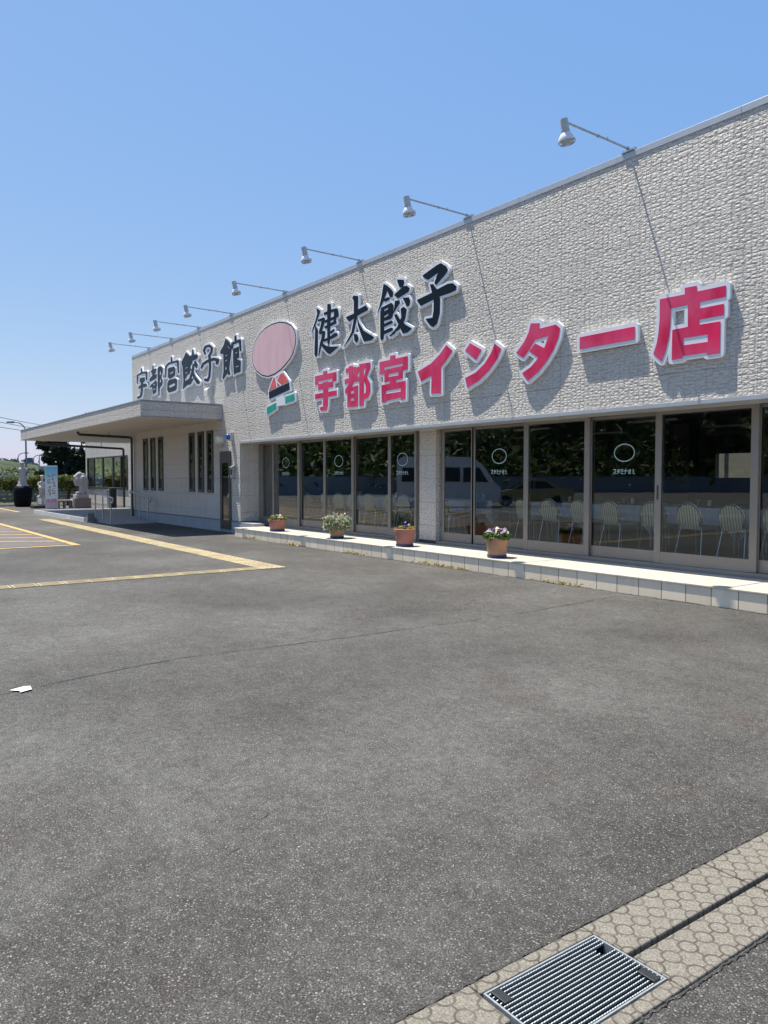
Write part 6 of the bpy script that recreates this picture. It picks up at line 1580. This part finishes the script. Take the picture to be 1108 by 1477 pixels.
for y in (18.0, 18.6):
    m_ = MB(); m_.tube([(-141.1, y, 1.5), (-141.1, y, 4.9)], 0.05, 6); m_.build('post', M_LAMPPOST, t)
def wire(a, c, sag, lb):
    t = MB(); a, c = Vector(a), Vector(c)
    pts = [a.lerp(c, i / 24) - Vector((0, 0, sag * 4 * (i / 24) * (1 - i / 24))) for i in range(25)]
    t.tube(pts, 0.024, 5); tag(t.build('power_line', M_IRON), lb, 'cable', 'power lines over the embankment')
for za, zc, lb in ((6.25, 7.2, 'uppermost power line crossing the sky left of the canopy'), (5.87, 6.75, 'middle power line crossing the sky left of the canopy'), (5.48, 6.35, 'lowest power line crossing the sky left of the canopy')):
    va, vc = Vector((-66.5, 1.8, za)), Vector((-86.3, 8.5, zc)); d = vc - va
    wire(va - d * 1.5 + Vector((0, 0, 0.5)), vc + d * 0.9, 0.25, lb)
# far low tree line on the horizon
rg = random.Random(77); pts = []
for _ in range(16000):
    d = rg.uniform(0, 1); a = Vector((-215, -14)).lerp(Vector((-175, 70)), d)
    pts.append((a.x + rg.gauss(0, 3), a.y + rg.gauss(0, 2), rg.random() * (4.6 + 0.9 * math.sin(d * 31) + 0.5 * math.sin(d * 83))))
m_ = MB(); m_.leaves(pts, 0.9, rg, 0.3); struct(m_.build('far_woods', leaf_mat('far_leaves', (0.05, 0.085, 0.075), (0.10, 0.14, 0.12)), fix=False), 'stuff')

# ------------------------------------------------------------------ parked cars behind the photographer (mirrored in the glass)
def wheel(t, x, y, r, w):
    m_ = MB(); m_.lathe([(r * 0.6, -w / 2), (r * 0.94, -w / 2), (r, -w / 2 + 0.03), (r, w / 2 - 0.03), (r * 0.94, w / 2), (r * 0.6, w / 2)], 24, (x, y, r), (0, 1, 0)); wo = m_.build('wheel', M_TYRE, t, smooth=True)
    m_ = MB(); m_.lathe([(0, -w / 2 + 0.01), (r * 0.25, -w / 2 + 0.005), (r * 0.62, -w / 2 + 0.03), (r * 0.62, w / 2 - 0.03), (r * 0.25, w / 2 - 0.005), (0, w / 2 - 0.01)], 20, (x, y, r), (0, 1, 0)); m_.build('rim', M_STAIN, wo, smooth=True)
def car_body(t, prof, wd, mat, taper=0.86, zb=1.0, ztop=2.0, bev=0.05):
    bm = bmesh.new(); n = len(prof)
    A = [bm.verts.new((p[0], -wd / 2 * (1 - (1 - taper) * max(0, (p[1] - zb) / (ztop - zb))), p[1])) for p in prof]
    C = [bm.verts.new((p[0], wd / 2 * (1 - (1 - taper) * max(0, (p[1] - zb) / (ztop - zb))), p[1])) for p in prof]
    bm.faces.new(A); bm.faces.new(list(reversed(C)))
    for i in range(n): bm.faces.new((A[i], C[i], C[(i + 1) % n], A[(i + 1) % n]))
    ed = [e for e in bm.edges if len(e.link_faces) == 2 and e.calc_face_angle(0) > 0.25]
    bmesh.ops.bevel(bm, geom=ed, offset=bev, segments=3, affect='EDGES', profile=0.5)
    bm.verts.index_update(); m_ = MB(); m_.add([v.co[:] for v in bm.verts], [[v.index for v in f.verts] for f in bm.faces]); bm.free()
    return m_.build('body', mat, t, smooth=True)
M_CARGLASS = simple('dark_car_glass', (0.012, 0.014, 0.016), 0.06)
van = thing('van', 'white high-roofed van parked across the car park, mirrored in the glass', 'van', (0, 0, 0))
car_body(van, [(-2.6, 0.35), (2.45, 0.35), (2.6, 0.55), (2.58, 1.05), (2.35, 1.25), (1.75, 2.15), (1.35, 2.5), (1.0, 2.6), (-2.3, 2.6), (-2.55, 2.45), (-2.6, 1.3)], 1.9, M_VANWHITE, 0.86, 1.2, 2.6, 0.07)
def side_glass(t, pts, wd, taper, zb, ztop, proud=0.012):
    for s_ in (-1, 1):
        m_ = MB(); W_ = lambda z, e: s_ * (wd / 2 * (1 - (1 - taper) * max(0, (z - zb) / (ztop - zb))) + e)
        n = len(pts); a = [(p[0], W_(p[1], proud), p[1]) for p in pts]; c = [(p[0], W_(p[1], -0.03), p[1]) for p in pts]
        m_.add(a + c, [tuple(range(n)), tuple(reversed(range(n, 2 * n)))] + [(i, (i + 1) % n, n + (i + 1) % n, n + i) for i in range(n)]); m_.build('window', M_CARGLASS, t)
for pl in ([(-2.35, 1.35), (-1.0, 1.35), (-1.0, 2.05), (-2.3, 2.05)], [(-0.85, 1.35), (0.55, 1.35), (0.55, 2.05), (-0.85, 2.05)], [(0.72, 1.32), (2.0, 1.32), (1.55, 2.05), (0.72, 2.05)]): side_glass(van, pl, 1.9, 0.86, 1.2, 2.6)
m_ = MB(); m_.add([(2.30, -0.82, 1.36), (2.30, 0.82, 1.36), (1.82, 0.76, 2.10), (1.82, -0.76, 2.10), (2.22, -0.82, 1.33), (2.22, 0.82, 1.33), (1.74, 0.76, 2.07), (1.74, -0.76, 2.07)], [(0, 1, 2, 3), (7, 6, 5, 4), (0, 4, 5, 1), (1, 5, 6, 2), (2, 6, 7, 3), (3, 7, 4, 0)]); m_.build('windscreen', M_CARGLASS, van)
for x in (-1.6, 1.65):
    for y in (-0.84, 0.84): wheel(van, x, y, 0.34, 0.2)
m_ = MB(); m_.cbox(2.5, 2.68, -0.9, 0.9, 0.3, 0.58, 0.04); m_.cbox(-2.68, -2.55, -0.9, 0.9, 0.3, 0.58, 0.04); m_.build('bumper', M_LAMPGREY, van)
for y in (-0.72, 0.72):
    m_ = MB(); m_.cbox(2.55, 2.62, y - 0.16, y + 0.16, 0.72, 0.98, 0.02); m_.build('headlight', M_LIGHTCLR, van)
    m_ = MB(); m_.cbox(-2.63, -2.58, y - 0.07, y + 0.07, 0.8, 1.35, 0.02); m_.build('tail_light', M_LIGHTRED, van)
van.location = (-30.6, -15.9 - 0.0, 0); van.rotation_euler.z = math.atan2(-0.812, 0.584)
car = thing('car', 'beige gold saloon car parked beside the white van, mirrored in the glass', 'car', (0, 0, 0))
car_body(car, [(-2.15, 0.30), (2.1, 0.28), (2.2, 0.55), (2.1, 0.72), (1.05, 0.92), (0.35, 1.36), (-0.2, 1.46), (-0.8, 1.44), (-1.5, 1.02), (-2.15, 0.95), (-2.22, 0.6)], 1.72, M_GOLD, 0.76, 0.9, 1.46, 0.06)
for pl in ([(-1.25, 1.0), (-0.2, 0.98), (-0.2, 1.36), (-0.75, 1.36)], [(-0.12, 0.98), (0.85, 0.97), (0.3, 1.30), (-0.12, 1.37)]): side_glass(car, pl, 1.72, 0.76, 0.9, 1.46)
m_ = MB(); m_.add([(1.05, -0.7, 0.94), (1.05, 0.7, 0.94), (0.40, 0.6, 1.355), (0.40, -0.6, 1.355), (1.0, -0.7, 0.90), (1.0, 0.7, 0.90), (0.35, 0.6, 1.315), (0.35, -0.6, 1.315)], [(0, 1, 2, 3), (7, 6, 5, 4), (0, 4, 5, 1), (1, 5, 6, 2), (2, 6, 7, 3), (3, 7, 4, 0)]); m_.build('windscreen', M_CARGLASS, car)
for x in (-1.35, 1.35):
    for y in (-0.78, 0.78): wheel(car, x, y, 0.31, 0.18)
for y in (-0.62, 0.62):
    m_ = MB(); m_.cbox(2.08, 2.19, y - 0.16, y + 0.16, 0.58, 0.72, 0.02); m_.build('headlight', M_LIGHTCLR, car)
    m_ = MB(); m_.cbox(-2.24, -2.14, y - 0.14, y + 0.14, 0.68, 0.86, 0.02); m_.build('tail_light', M_LIGHTRED, car)
car.location = (-28.7, -20.1, 0); car.rotation_euler.z = math.atan2(-0.812, 0.584) + math.pi + 0.1
